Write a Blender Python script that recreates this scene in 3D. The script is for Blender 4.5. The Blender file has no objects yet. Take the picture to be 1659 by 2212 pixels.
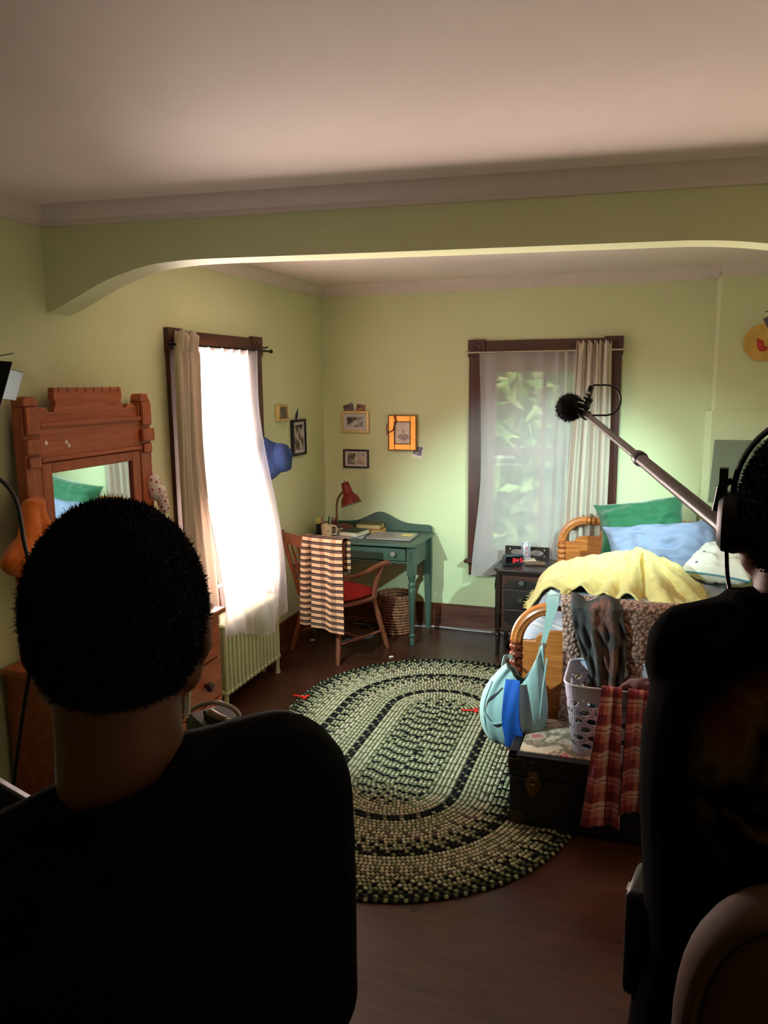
import bpy, math, random
import numpy as np
from mathutils import Vector, Matrix, noise

random.seed(7)
SC = bpy.context.scene
COL = SC.collection
PI = math.pi

# ------------------------------------------------------------------ camera
cam_d = bpy.data.cameras.new('camera')
cam_d.sensor_fit = 'VERTICAL'
cam_d.sensor_height = 24.0
cam_d.lens = 1694.3 / 2212.0 * 24.0
cam_d.clip_start = 0.05
cam = bpy.data.objects.new('camera', cam_d)
COL.objects.link(cam)
_yaw, _pit, _rol = math.radians(18.5765), math.radians(9.3813), math.radians(-0.5779)
_F = Vector((-math.sin(_yaw) * math.cos(_pit), math.cos(_yaw) * math.cos(_pit), -math.sin(_pit)))
_R = Vector((math.cos(_yaw), math.sin(_yaw), 0))
_U = _R.cross(_F)
_c, _s = math.cos(_rol), math.sin(_rol)
_R2 = _R * _c + _U * _s
_U2 = _U * _c - _R * _s
_m = Matrix((_R2, _U2, -_F)).transposed().to_4x4()
_m.translation = Vector((0, 0, 1.85))
cam.matrix_world = _m
SC.camera = cam

# ------------------------------------------------------------------ view
SC.view_settings.view_transform = 'Standard'
SC.view_settings.look = 'None'
SC.view_settings.exposure = 0.6
SC.view_settings.gamma = 1.0
SC.view_settings.use_curve_mapping = False
try:
    SC.cycles.use_denoising = True
    SC.cycles.max_bounces = 8
    SC.cycles.diffuse_bounces = 5
    SC.cycles.transparent_max_bounces = 16
    SC.cycles.sample_clamp_indirect = 6.0
    SC.cycles.caustics_reflective = False
    SC.cycles.caustics_refractive = False
except Exception:
    pass

# ------------------------------------------------------------------ sky
world = bpy.data.worlds.new('sky')
SC.world = world
world.use_nodes = True
wn = world.node_tree.nodes
bg = wn['Background']
bg.inputs[0].default_value = (0.80, 0.90, 1.0, 1)
bg.inputs[1].default_value = 4.0


def aim(o, target):
    d = Vector(target) - o.location
    o.rotation_euler = d.to_track_quat('-Z', 'Y').to_euler()


# strong film light standing outside the left window
sun_d = bpy.data.lights.new('window_light', 'AREA')
sun_d.shape = 'RECTANGLE'
sun_d.size, sun_d.size_y = 2.4, 2.6
sun_d.energy = 2900
sun_d.color = (1.0, 0.80, 0.71)
sun = bpy.data.objects.new('window_light', sun_d)
COL.objects.link(sun)
sun.location = (-3.75, 5.10, 0.45)
aim(sun, (-2.3, 4.0, 1.5))

# cool film lamp by the left wall (housing is built further down)
LA = Vector((-1.985, 2.00, 1.865))
la_d = bpy.data.lights.new('film_lamp_beam', 'SPOT')
la_d.energy = 240
la_d.color = (0.68, 1.0, 0.98)
la_d.spot_size = math.radians(58)
la_d.spot_blend = 0.55
la_d.shadow_soft_size = 0.02
la = bpy.data.objects.new('film_lamp_beam', la_d)
COL.objects.link(la)
la.location = LA
aim(la, (-0.70, 4.6, 0.40))

# added unseen LED panel, brightens the ceiling by bounce (built further down)
LP_ = Vector((-1.60, 2.10, 0.95))
ls_d = bpy.data.lights.new('added_bounce_light', 'AREA')
ls_d.shape = 'RECTANGLE'
ls_d.size, ls_d.size_y = 0.30, 0.30
ls_d.energy = 2.5
ls_d.spread = math.radians(140)
ls_d.color = (1.0, 0.85, 0.80)
ls = bpy.data.objects.new('added_bounce_light', ls_d)
COL.objects.link(ls)
ls.location = LP_
aim(ls, LP_ + Vector((0.32, 0.42, 1.0)))

# second film lamp high on the right, over the bed
LB = Vector((0.60, 3.85, 2.07))
lb_d = bpy.data.lights.new('bed_lamp_beam', 'SPOT')
lb_d.energy = 195
lb_d.color = (0.66, 0.98, 1.0)
lb_d.spot_size = math.radians(56)
lb_d.spot_blend = 1.0
lb_d.shadow_soft_size = 0.015
lb = bpy.data.objects.new('bed_lamp_beam', lb_d)
COL.objects.link(lb)
lb.location = LB
aim(lb, (-0.46, 5.28, 0.88))


# ------------------------------------------------------------------ materials
def lin(c):
    r = []
    for v in c[:3]:
        v = v / 255.0
        r.append(v / 12.92 if v <= 0.04045 else ((v + 0.055) / 1.055) ** 2.4)
    return (r[0], r[1], r[2], 1.0)


class NT:
    def __init__(s, name):
        s.m = bpy.data.materials.new(name)
        s.m.use_nodes = True
        s.t = s.m.node_tree
        s.n = s.t.nodes
        s.b = s.n['Principled BSDF']
        s.out = s.n['Material Output']

    def new(s, ty, **k):
        n = s.n.new(ty)
        for a, v in k.items():
            setattr(n, a, v)
        return n

    def link(s, a, b):
        s.t.links.new(a, b)

    def coords(s, scale=(1, 1, 1), kind='Object', rot=(0, 0, 0)):
        tc = s.new('ShaderNodeTexCoord')
        mp = s.new('ShaderNodeMapping')
        mp.inputs['Scale'].default_value = scale
        mp.inputs['Rotation'].default_value = rot
        s.link(tc.outputs[kind], mp.inputs['Vector'])
        return mp.outputs[0]

    def noise(s, vec, scale, detail=4, rough=0.55, dist=0.0):
        n = s.new('ShaderNodeTexNoise')
        n.inputs['Scale'].default_value = scale
        n.inputs['Detail'].default_value = detail
        n.inputs['Roughness'].default_value = rough
        n.inputs['Distortion'].default_value = dist
        if vec is not None:
            s.link(vec, n.inputs['Vector'])
        return n.outputs['Fac']

    def ramp(s, fac, stops, interp='LINEAR'):
        r = s.new('ShaderNodeValToRGB')
        r.color_ramp.interpolation = interp
        e = r.color_ramp.elements
        while len(e) < len(stops):
            e.new(0.5)
        for q, (p, c) in zip(e, stops):
            q.position = p
            q.color = c if len(c) == 4 else (*c, 1)
        s.link(fac, r.inputs['Fac'])
        return r.outputs['Color']

    def mix(s, fac, a, b, mode='MIX'):
        x = s.new('ShaderNodeMix', data_type='RGBA', blend_type=mode)
        for i, v in ((0, fac), (6, a), (7, b)):
            if hasattr(v, 'is_output'):
                s.link(v, x.inputs[i])
            elif i == 0:
                x.inputs[0].default_value = v
            else:
                x.inputs[i].default_value = v
        return x.outputs[2]

    def math(s, op, a, b=0.0):
        x = s.new('ShaderNodeMath', operation=op)
        for i, v in ((0, a), (1, b)):
            if hasattr(v, 'is_output'):
                s.link(v, x.inputs[i])
            else:
                x.inputs[i].default_value = v
        return x.outputs[0]

    def bump(s, h, strength=0.3, dist=0.01):
        b = s.new('ShaderNodeBump')
        b.inputs['Strength'].default_value = strength
        b.inputs['Distance'].default_value = dist
        s.link(h, b.inputs['Height'])
        s.link(b.outputs[0], s.b.inputs['Normal'])

    def set(s, **k):
        for a, v in k.items():
            s.b.inputs[a.replace('_', ' ')].default_value = v


def mat(name, col, rough=0.6, metal=0.0, var=0.12, vscale=18.0, bump=0.0, bscale=60.0, spec=0.4, sheen=0.0):
    t = NT(name)
    c = lin(col)
    v = t.coords()
    f = t.noise(v, vscale)
    lo = tuple(x * (1 - var) for x in c[:3])
    hi = tuple(min(1, x * (1 + var)) for x in c[:3])
    t.link(t.ramp(f, [(0.3, lo), (0.7, hi)]), t.b.inputs['Base Color'])
    t.set(Roughness=rough, Metallic=metal)
    t.b.inputs['Specular IOR Level'].default_value = spec
    if sheen:
        t.b.inputs['Sheen Weight'].default_value = sheen
    if bump:
        t.bump(t.noise(v, bscale, 3), bump, 0.004)
    return t.m


def wood(name, dark, light, axis='X', rough=0.45, scale=1.0, knots=False, planks=None):
    t = NT(name)
    st = {'X': (1.5, 16, 16), 'Y': (16, 1.5, 16), 'Z': (16, 16, 1.5)}[axis]
    v = t.coords(tuple(q * scale for q in st))
    f1 = t.noise(v, 2.2, 6, 0.62, 0.8)
    f2 = t.noise(v, 9.0, 3, 0.6, 0.2)
    f = t.math('ADD', t.math('MULTIPLY', f1, 0.75), t.math('MULTIPLY', f2, 0.25))
    col = t.ramp(f, [(0.30, lin(dark)), (0.52, lin(tuple((a + b) / 2 for a, b in zip(dark, light)))), (0.68, lin(light))])
    t.link(col, t.b.inputs['Base Color'])
    t.set(Roughness=rough)
    t.bump(f, 0.12, 0.003)
    return t.m


M = {}
# green wall paint
t = NT('green_wall_paint')
v = t.coords()
t.link(t.ramp(t.noise(v, 1.3, 3), [(0.3, lin((197, 202, 158))), (0.7, lin((205, 210, 167)))]), t.b.inputs['Base Color'])
t.set(Roughness=0.62)
t.b.inputs['Specular IOR Level'].default_value = 0.25
t.bump(t.noise(v, 140, 3), 0.05, 0.002)
M['paint'] = t.m
t = NT('white_ceiling_paint')
v = t.coords()
t.link(t.ramp(t.noise(v, 1.1, 4), [(0.3, lin((222, 206, 198))), (0.7, lin((232, 217, 209)))]), t.b.inputs['Base Color'])
t.set(Roughness=0.75)
t.bump(t.noise(v, 60, 4), 0.06, 0.003)
M['ceil'] = t.m
M['crown'] = mat('white_crown_paint', (208, 196, 190), 0.55, var=0.03)
M['casing'] = wood('dark_casing_wood', (46, 20, 14), (92, 44, 28), 'Z', 0.38)
M['casingx'] = wood('dark_casing_wood_across', (46, 20, 14), (88, 42, 27), 'Y', 0.38)
M['casingxx'] = wood('dark_casing_wood_lengthwise', (46, 20, 14), (88, 42, 27), 'X', 0.38)
M['base'] = wood('baseboard_wood', (60, 28, 18), (118, 62, 38), 'X', 0.3)
M['basey'] = wood('baseboard_wood_along', (60, 28, 18), (112, 58, 36), 'Y', 0.3)
M['sash'] = wood('sash_wood', (90, 62, 48), (130, 96, 76), 'Z', 0.45)

# floor boards along X
t = NT('dark_floor_boards')
tc = t.new('ShaderNodeTexCoord')
br = t.new('ShaderNodeTexBrick')
br.offset = 0.37
br.inputs['Scale'].default_value = 1.0
br.inputs['Brick Width'].default_value = 2.6
br.inputs['Row Height'].default_value = 0.088
br.inputs['Mortar Size'].default_value = 0.0016
br.inputs['Color1'].default_value = (0.35, 0.35, 0.35, 1)
br.inputs['Color2'].default_value = (0.75, 0.75, 0.75, 1)
br.inputs['Mortar'].default_value = (0, 0, 0, 1)
t.link(tc.outputs['Object'], br.inputs['Vector'])
v = t.coords((1.6, 20, 20))
f = t.noise(v, 2.0, 6, 0.6, 0.7)
base = t.ramp(f, [(0.3, lin((44, 22, 15))), (0.7, lin((86, 48, 31)))])
tint = t.mix(0.55, base, br.outputs['Color'], 'MULTIPLY')
worn = t.noise(t.coords(), 1.7, 3)
tint2 = t.mix(t.ramp(worn, [(0.42, (0, 0, 0, 1)), (0.72, (0.45, 0.45, 0.45, 1))]), tint, lin((82, 48, 32)))
t.link(tint2, t.b.inputs['Base Color'])
t.link(t.ramp(worn, [(0.3, (0.24, 0.24, 0.24, 1)), (0.7, (0.42, 0.42, 0.42, 1))]), t.b.inputs['Roughness'])
t.bump(br.outputs['Fac'], -0.35, 0.002)
M['floor'] = t.m

# glass pane that lets light through without noise
t = NT('window_glass')
tr = t.new('ShaderNodeBsdfTransparent')
gl = t.new('ShaderNodeBsdfGlossy')
gl.inputs['Roughness'].default_value = 0.02
mx = t.new('ShaderNodeMixShader')
mx.inputs[0].default_value = 0.06
t.link(tr.outputs[0], mx.inputs[1])
t.link(gl.outputs[0], mx.inputs[2])
t.link(mx.outputs[0], t.out.inputs[0])
M['glass'] = t.m


def cloth_thin(name, col, through, weave=420.0, trans=0.5):
    """thin woven cloth: part of the light passes straight, part is scattered through"""
    t = NT(name)
    c = lin(col)
    di = t.new('ShaderNodeBsdfDiffuse')
    tl = t.new('ShaderNodeBsdfTranslucent')
    di.inputs[0].default_value = c
    tl.inputs[0].default_value = c
    m1 = t.new('ShaderNodeMixShader')
    m1.inputs[0].default_value = trans
    t.link(di.outputs[0], m1.inputs[1])
    t.link(tl.outputs[0], m1.inputs[2])
    if through > 0:
        tp = t.new('ShaderNodeBsdfTransparent')
        m2 = t.new('ShaderNodeMixShader')
        lw = t.new('ShaderNodeLayerWeight')
        lw.inputs['Blend'].default_value = 0.35
        f = t.math('SUBTRACT', 1.0 - 0.0, lw.outputs['Facing'])
        t.link(t.math('MULTIPLY', f, through), m2.inputs[0])
        t.link(m1.outputs[0], m2.inputs[1])
        t.link(tp.outputs[0], m2.inputs[2])
        t.link(m2.outputs[0], t.out.inputs[0])
    else:
        t.link(m1.outputs[0], t.out.inputs[0])
    return t.m


M['sheer'] = cloth_thin('white_sheer_voile', (222, 212, 210), 0.60, trans=0.45)
M['sheerb'] = cloth_thin('grey_white_sheer_voile', (228, 220, 216), 0.50, trans=0.35)
M['drape'] = cloth_thin('beige_drape_cloth', (200, 186, 170), 0.0, trans=0.14)
M['pine'] = wood('honey_pine', (148, 78, 32), (206, 128, 62), 'X', 0.32)
M['piney'] = wood('honey_pine_along', (150, 78, 34), (204, 124, 60), 'Y', 0.35)
M['pinez'] = wood('honey_pine_upright', (150, 80, 34), (204, 126, 62), 'Z', 0.3)
M['reddark'] = wood('red_brown_turned_wood', (84, 34, 20), (138, 64, 38), 'Z', 0.22)
M['dresser'] = wood('orange_dresser_wood', (140, 66, 36), (190, 100, 58), 'Y', 0.42)
M['dresserz'] = wood('orange_dresser_wood_upright', (140, 66, 36), (188, 98, 56), 'Z', 0.42)
M['chair'] = wood('brown_chair_wood', (92, 46, 30), (150, 84, 56), 'Z', 0.35)
M['knob'] = mat('dark_wood_knob', (58, 34, 28), 0.3)
M['desk'] = mat('dark_green_paint', (62, 80, 67), 0.42, var=0.1, vscale=9, bump=0.05)
M['deskknob'] = mat('grey_green_knob', (120, 116, 106), 0.35)
M['night'] = wood('near_black_stained_wood', (26, 18, 16), (54, 36, 30), 'X', 0.35)
M['nightpanel'] = wood('dark_brown_drawer_wood', (44, 26, 20), (84, 52, 40), 'X', 0.35)
M['nightdark'] = mat('black_shaped_panel', (34, 28, 26), 0.4)
M['nightknob'] = mat('dark_green_knob', (66, 72, 60), 0.25)
M['rad'] = mat('pale_green_radiator_paint', (190, 198, 158), 0.4, var=0.05)
M['black'] = mat('black_plastic', (16, 16, 18), 0.4, var=0.05)
M['blackm'] = mat('black_metal', (18, 17, 18), 0.35, 0.6, var=0.05)
M['steel'] = mat('bright_steel', (200, 198, 200), 0.25, 1.0, var=0.04)
M['brass'] = mat('aged_brass', (120, 92, 46), 0.38, 0.9)
M['gold'] = mat('gold_frame', (214, 150, 62), 0.34, 0.55)
M['palegold'] = mat('pale_gold_frame', (212, 184, 122), 0.35, 0.5)
M['goldold'] = mat('dull_gold_edge', (120, 78, 34), 0.45, 0.3)
M['blackframe'] = mat('black_frame', (24, 20, 22), 0.35)
M['matboard'] = mat('pale_mat_board', (196, 190, 188), 0.8, var=0.03)
M['cream'] = mat('cream_ceramic', (222, 208, 178), 0.3, var=0.04)
M['paper'] = mat('off_white_paper', (226, 218, 200), 0.8, var=0.04, vscale=90)
M['red'] = mat('red_tape', (205, 40, 30), 0.5)
M['tan'] = mat('tan_padded_leather', (90, 60, 45), 0.7, var=0.08, bump=0.06, bscale=260)
M['tandark'] = mat('dark_piping', (40, 24, 20), 0.6)
M['skinA'] = mat('brown_skin', (112, 70, 54), 0.5, var=0.06, vscale=30)
M['skinB'] = mat('warm_brown_skin', (150, 96, 74), 0.5, var=0.06, vscale=30)
M['hair'] = mat('black_hair', (40, 36, 45), 0.9, var=0.2, vscale=120, spec=0.2)
M['shirtA'] = mat('black_cotton', (10, 10, 12), 0.95, var=0.1, bump=0.15, bscale=120, spec=0.12)
M['trouser'] = mat('dark_denim', (18, 19, 24), 0.9, spec=0.08)
M['shoe'] = mat('dark_shoe_leather', (22, 20, 20), 0.5)

# ------------------------------------------------------------------ mesh helpers
WLOC = {}


def tag(o, label=None, cat=None, group=None, kind=None):
    if label:
        o['label'] = label
    if cat:
        o['category'] = cat
    if group:
        o['group'] = group
    if kind:
        o['kind'] = kind
    return o


def thing(name, label, cat, loc, group=None):
    o = bpy.data.objects.new(name, None)
    o.empty_display_size = 0.05
    COL.objects.link(o)
    o.location = loc
    WLOC[o.name] = Vector(loc)
    return tag(o, label, cat, group)


def frame(origin, rz=0.0, rx=0.0, ry=0.0):
    return Matrix.Translation(origin) @ Matrix.Rotation(rz, 4, 'Z') @ Matrix.Rotation(rx, 4, 'X') @ Matrix.Rotation(ry, 4, 'Y')


class MB:
    def __init__(s, M=None):
        s.v, s.f, s.n, s.M = [], [], 0, M
        s.mi, s.m = [], 0

    def add(s, V, F):
        V = np.asarray(V, float).reshape(-1, 3)
        if s.M is not None:
            A = np.array(s.M)
            V = V @ A[:3, :3].T + A[:3, 3]
        s.v.append(V)
        s.f.extend([tuple(i + s.n for i in q) for q in F])
        s.mi.extend([s.m] * len(F))
        s.n += len(V)
        return s

    def box(s, lo, hi):
        (a, b, c), (d, e, f) = lo, hi
        V = [(a, b, c), (d, b, c), (d, e, c), (a, e, c), (a, b, f), (d, b, f), (d, e, f), (a, e, f)]
        return s.add(V, [(0, 3, 2, 1), (4, 5, 6, 7), (0, 1, 5, 4), (1, 2, 6, 5), (2, 3, 7, 6), (3, 0, 4, 7)])

    def cbox(s, c, sz, rz=0.0, rx=0.0, ry=0.0):
        keep = s.M
        L = frame(c, rz, rx, ry)
        s.M = L if keep is None else keep @ L
        h = [q / 2 for q in sz]
        s.box([-q for q in h], h)
        s.M = keep
        return s

    def prism(s, poly, axis, a, b):
        """poly: 2-D outline; axis: the extrusion axis; the outline lies in the other two axes in order"""
        n = len(poly)
        V = []
        for t in (a, b):
            for (p, q) in poly:
                V.append({'X': (t, p, q), 'Y': (p, t, q), 'Z': (p, q, t)}[axis])
        F = [tuple(range(n)), tuple(range(2 * n - 1, n - 1, -1))]
        F += [(i, i + n, (i + 1) % n + n, (i + 1) % n) for i in range(n)]
        return s.add(V, F)

    def lathe(s, prof, origin=(0, 0, 0), axis=(0, 0, 1), seg=20, sx=1.0, sy=1.0):
        ax = Vector(axis).normalized()
        q = Vector((0, 0, 1)).rotation_difference(ax).to_matrix()
        V, F = [], []
        for (r, z) in prof:
            for k in range(seg):
                a = 2 * PI * k / seg
                V.append(Vector(origin) + q @ Vector((r * math.cos(a) * sx, r * math.sin(a) * sy, z)))
        for i in range(len(prof) - 1):
            for k in range(seg):
                k2 = (k + 1) % seg
                F.append((i * seg + k, i * seg + k2, (i + 1) * seg + k2, (i + 1) * seg + k))
        m = len(prof)
        F.append(tuple(range(seg - 1, -1, -1)))
        F.append(tuple((m - 1) * seg + k for k in range(seg)))
        return s.add([tuple(v) for v in V], F)

    def tube(s, pts, r, seg=10, closed=False, flat=None):
        P = [Vector(p) for p in pts]
        n = len(P)
        R = [r] * n if np.isscalar(r) else list(r)
        T = []
        for i in range(n):
            if closed:
                T.append((P[(i + 1) % n] - P[i - 1]).normalized())
            else:
                T.append((P[min(i + 1, n - 1)] - P[max(i - 1, 0)]).normalized())
        up = Vector((0, 0, 1)) if abs(T[0].z) < 0.9 else Vector((1, 0, 0))
        N = (up - T[0] * up.dot(T[0])).normalized()
        V, F = [], []
        for i in range(n):
            if i:
                N = N - T[i] * N.dot(T[i])
                N = N.normalized() if N.length > 1e-6 else T[i].orthogonal().normalized()
            B = T[i].cross(N)
            for k in range(seg):
                a = 2 * PI * k / seg
                ca, sa = math.cos(a), math.sin(a)
                if flat:
                    sa *= flat
                V.append(tuple(P[i] + (N * ca + B * sa) * R[i]))
        m = n if closed else n - 1
        for i in range(m):
            j = (i + 1) % n
            for k in range(seg):
                k2 = (k + 1) % seg
                F.append((i * seg + k, i * seg + k2, j * seg + k2, j * seg + k))
        if not closed:
            F.append(tuple(range(seg - 1, -1, -1)))
            F.append(tuple((n - 1) * seg + k for k in range(seg)))
        return s.add(V, F)

    def grid(s, P, wrap=False):
        P = np.asarray(P, float)
        n, m = P.shape[:2]
        F = []
        for i in range(n - 1):
            for j in range(m if wrap else m - 1):
                k = (j + 1) % m
                F.append((i * m + j, i * m + k, (i + 1) * m + k, (i + 1) * m + j))
        return s.add(P.reshape(-1, 3), F)

    def loft(s, rings, cap=True):
        n0 = s.n
        s.grid(rings, wrap=True)
        if cap:
            m = len(rings[0])
            s.f.append(tuple(n0 + k for k in range(m - 1, -1, -1)))
            s.f.append(tuple(n0 + (len(rings) - 1) * m + k for k in range(m)))
            s.mi += [s.m, s.m]
        return s

    def ball(s, c, r, seg=16, rings=10, rot=None):
        if np.isscalar(r):
            r = (r, r, r)
        V = [(0, 0, -r[2])]
        for i in range(1, rings):
            th = PI * i / rings
            for k in range(seg):
                a = 2 * PI * k / seg
                V.append((r[0] * math.sin(th) * math.cos(a), r[1] * math.sin(th) * math.sin(a), -r[2] * math.cos(th)))
        V.append((0, 0, r[2]))
        if rot is not None:
            V = [tuple(rot @ Vector(v)) for v in V]
        V = [(a + c[0], b + c[1], d + c[2]) for a, b, d in V]
        F = [(0, 1 + (k + 1) % seg, 1 + k) for k in range(seg)]
        for i in range(rings - 2):
            for k in range(seg):
                k2 = (k + 1) % seg
                F.append((1 + i * seg + k, 1 + i * seg + k2, 1 + (i + 1) * seg + k2, 1 + (i + 1) * seg + k))
        L = len(V) - 1
        F += [(L, 1 + (rings - 2) * seg + k, 1 + (rings - 2) * seg + (k + 1) % seg) for k in range(seg)]
        return s.add(V, F)

    def capsule(s, a, b, ra, rb, seg=14, steps=5):
        a, b = Vector(a), Vector(b)
        pts, rad = [], []
        d = (b - a).normalized()
        for i in range(steps):
            th = PI / 2 * (1 - i / steps)
            pts.append(a - d * ra * math.sin(th)); rad.append(max(1e-4, ra * math.cos(th)))
        for i in range(5):
            q = i / 4
            pts.append(a.lerp(b, q)); rad.append(ra * (1 - q) + rb * q)
        for i in range(1, steps + 1):
            th = PI / 2 * i / steps
            pts.append(b + d * rb * math.sin(th)); rad.append(max(1e-4, rb * math.cos(th)))
        return s.tube(pts, rad, seg)

    def build(s, name, m, parent=None, smooth=40, bevel=0.0, bseg=2, sub=0, thick=0.0, label=None, colours=None, origin=None):
        V = np.concatenate(s.v)
        if parent is not None:
            L = WLOC[parent.name]
            loc = Vector((0, 0, 0))
            W = L
        else:
            lo, hi = V.min(0), V.max(0)
            W = Vector(((lo[0] + hi[0]) / 2, (lo[1] + hi[1]) / 2, lo[2])) if origin is None else Vector(origin)
            loc = W
        me = bpy.data.meshes.new(name)
        me.from_pydata((V - np.array(W)).tolist(), [], s.f)
        ms = m if isinstance(m, (list, tuple)) else [m]
        for q in ms:
            me.materials.append(q)
        if len(ms) > 1:
            me.polygons.foreach_set('material_index', s.mi)
        if colours is not None:
            ca = me.color_attributes.new('weave_colour', 'FLOAT_COLOR', 'POINT')
            ca.data.foreach_set('color', np.asarray(colours, np.float32).ravel())
        if smooth:
            me.polygons.foreach_set('use_smooth', [True] * len(me.polygons))
            if smooth < 180:
                me.set_sharp_from_angle(angle=math.radians(smooth))
        me.update()
        o = bpy.data.objects.new(name, me)
        COL.objects.link(o)
        o.location = loc
        WLOC[o.name] = W if parent is None else WLOC[parent.name]
        if parent is not None:
            o.parent = parent
        if thick:
            md = o.modifiers.new('thickness', 'SOLIDIFY')
            md.thickness = thick
            md.offset = 0
        if bevel:
            md = o.modifiers.new('edges', 'BEVEL')
            md.width = bevel
            md.segments = bseg
            md.limit_method = 'ANGLE'
            md.angle_limit = math.radians(40)
        if sub:
            md = o.modifiers.new('smooth', 'SUBSURF')
            md.levels = sub
            md.render_levels = sub
        if label:
            o['label'] = label
        return o


def structure(o):
    o['kind'] = 'structure'
    return o


def fuse(mb, name, m, parent, voxel=0.006, smooth=8, wob=0.0, wscale=9.0, label=None):
    """join the overlapping volumes of mb into one continuous surface"""
    tmp = mb.build(name + '_draft', m, parent, smooth=0)
    md = tmp.modifiers.new('r', 'REMESH')
    md.mode = 'VOXEL'
    md.voxel_size = voxel
    if smooth:
        md = tmp.modifiers.new('s', 'SMOOTH')
        md.factor = 0.5
        md.iterations = smooth
    dg = bpy.context.evaluated_depsgraph_get()
    dg.update()
    me = bpy.data.meshes.new_from_object(tmp.evaluated_get(dg))
    old = tmp.data
    bpy.data.objects.remove(tmp)
    bpy.data.meshes.remove(old)
    if wob:
        n = len(me.vertices)
        co = np.empty(n * 3); me.vertices.foreach_get('co', co); co = co.reshape(-1, 3)
        no = np.empty(n * 3); me.vertices.foreach_get('normal', no); no = no.reshape(-1, 3)
        d = np.array([noise.noise(Vector((c[0] * wscale, c[1] * wscale, c[2] * wscale * 0.55))) for c in co])
        co = co + no * (d * wob)[:, None]
        me.vertices.foreach_set('co', co.ravel())
    me.polygons.foreach_set('use_smooth', [True] * len(me.polygons))
    me.name = name
    if not me.materials:
        me.materials.append(m)
    o = bpy.data.objects.new(name, me)
    COL.objects.link(o)
    WLOC[o.name] = WLOC[parent.name]
    o.parent = parent
    if label:
        o['label'] = label
    return o


def copy_tree(o, loc, label=None, group=None):
    r = o.copy()
    COL.objects.link(r)
    r.location = loc
    WLOC[r.name] = Vector(loc)
    for ch in list(o.children):
        c = ch.copy()
        COL.objects.link(c)
        c.parent = r
        for g in list(ch.children):
            d = g.copy()
            COL.objects.link(d)
            d.parent = c
    return tag(r, label, None, group)


def smoothpath(pts, n=8):
    """Catmull-Rom through the points"""
    P = [Vector(p) for p in pts]
    out = []
    for i in range(len(P) - 1):
        a, b, c, d = P[max(i - 1, 0)], P[i], P[i + 1], P[min(i + 2, len(P) - 1)]
        for k in range(n):
            t = k / n
            out.append(0.5 * ((2 * b) + (c - a) * t + (2 * a - 5 * b + 4 * c - d) * t * t + (3 * b - a - 3 * c + d) * t ** 3))
    out.append(P[-1])
    return out


def N3(x, y, z=0.0):
    return noise.noise(Vector((x, y, z)))


# ------------------------------------------------------------------ room shell
XL, YB, XR, YF, ZC = -2.371, 5.617, 1.45, -1.9, 2.56
W1 = (3.70, 4.40, 0.565, 1.985)          # left window opening: y0 y1 z0 z1
W2 = (-1.13, -0.28, 0.55, 2.03)        # back window opening: x0 x1 z0 z1
structure(MB().box((XL - .2, YF - .2, -0.12), (XR + .2, YB + .2, 0)).build('floor', M['floor'], smooth=0, origin=(0, 0, 0)))
structure(MB().box((XL - .2, YF - .2, ZC), (XR + .2, YB + .2, ZC + .12)).build('ceiling', M['ceil'], smooth=0))
b = MB()
b.box((XL - .16, YF - .1, 0), (XL, W1[0], ZC)); b.box((XL - .16, W1[1], 0), (XL, YB + .16, ZC))
b.box((XL - .16, W1[0], 0), (XL, W1[1], W1[2])); b.box((XL - .16, W1[0], W1[3]), (XL, W1[1], ZC))
structure(b.build('wall_left', M['paint'], smooth=0))
b = MB()
b.box((XL, YB, 0), (W2[0], YB + .16, ZC)); b.box((W2[1], YB, 0), (XR + .16, YB + .16, ZC))
b.box((W2[0], YB, 0), (W2[1], YB + .16, W2[2])); b.box((W2[0], YB, W2[3]), (W2[1], YB + .16, ZC))
structure(b.build('wall_back', M['paint'], smooth=0))
structure(MB().box((XR, YF - .1, 0), (XR + .16, YB, ZC)).build('wall_right', M['paint'], smooth=0))
structure(MB().box((XL, YF - .16, 0), (XR, YF, ZC)).build('wall_front', M['paint'], smooth=0))

# chimney breast on the back wall, wider below a small ledge
b = MB()
b.prism([(0.385, YB), (0.385, 5.52), (0.405, 5.50), (XR, 5.50), (XR, YB)], 'Z', 1.65, ZC)
b.prism([(0.35, YB), (0.35, 5.535), (0.39, 5.49), (XR, 5.49), (XR, YB)], 'Z', 0, 1.65)
structure(b.build('trim_1', M['paint'], smooth=0, label='plastered chimney breast projecting from the back wall'))

# arched beam across the room
BX0, BY0, BSL = -2.377, 2.714, 0.104
arch = [(-2.378, 2.143), (-2.30, 2.172), (-2.234, 2.203), (-2.118, 2.256), (-2.004, 2.293), (-1.894, 2.318), (-1.784, 2.328), (-1.678, 2.331),
        (-1.47, 2.330), (-0.83, 2.324), (-0.011, 2.318), (0.124, 2.316), (0.241, 2.309), (0.355, 2.295), (0.50, 2.27), (0.68, 2.24), (0.86, 2.20), (1.06, 2.14), (1.25, 2.07), (1.45, 1.98)]
ap = smoothpath([(a, 0, c) for a, c in arch], 4)
b = MB()
rows = []
for dy in (0.0, 0.14):
    lo = [(p.x, BY0 + BSL * (p.x - BX0) + dy, p.z) for p in ap]
    hi = [(p.x, BY0 + BSL * (p.x - BX0) + dy, ZC) for p in ap]
    rows += [lo, hi] if dy == 0 else [hi, lo]
rows = [rows[1], rows[0], rows[3], rows[2]]
b.grid(rows)
structure(b.build('beam', M['paint'], smooth=30, label='arched plaster beam crossing the room under the ceiling'))

# crown mouldings: profile pushed along a wall
cp = [(0.0, -0.075), (0.012, -0.075), (0.016, -0.055), (0.034, -0.038), (0.052, -0.014), (0.055, 0.0), (0.0, 0.0)]


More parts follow.
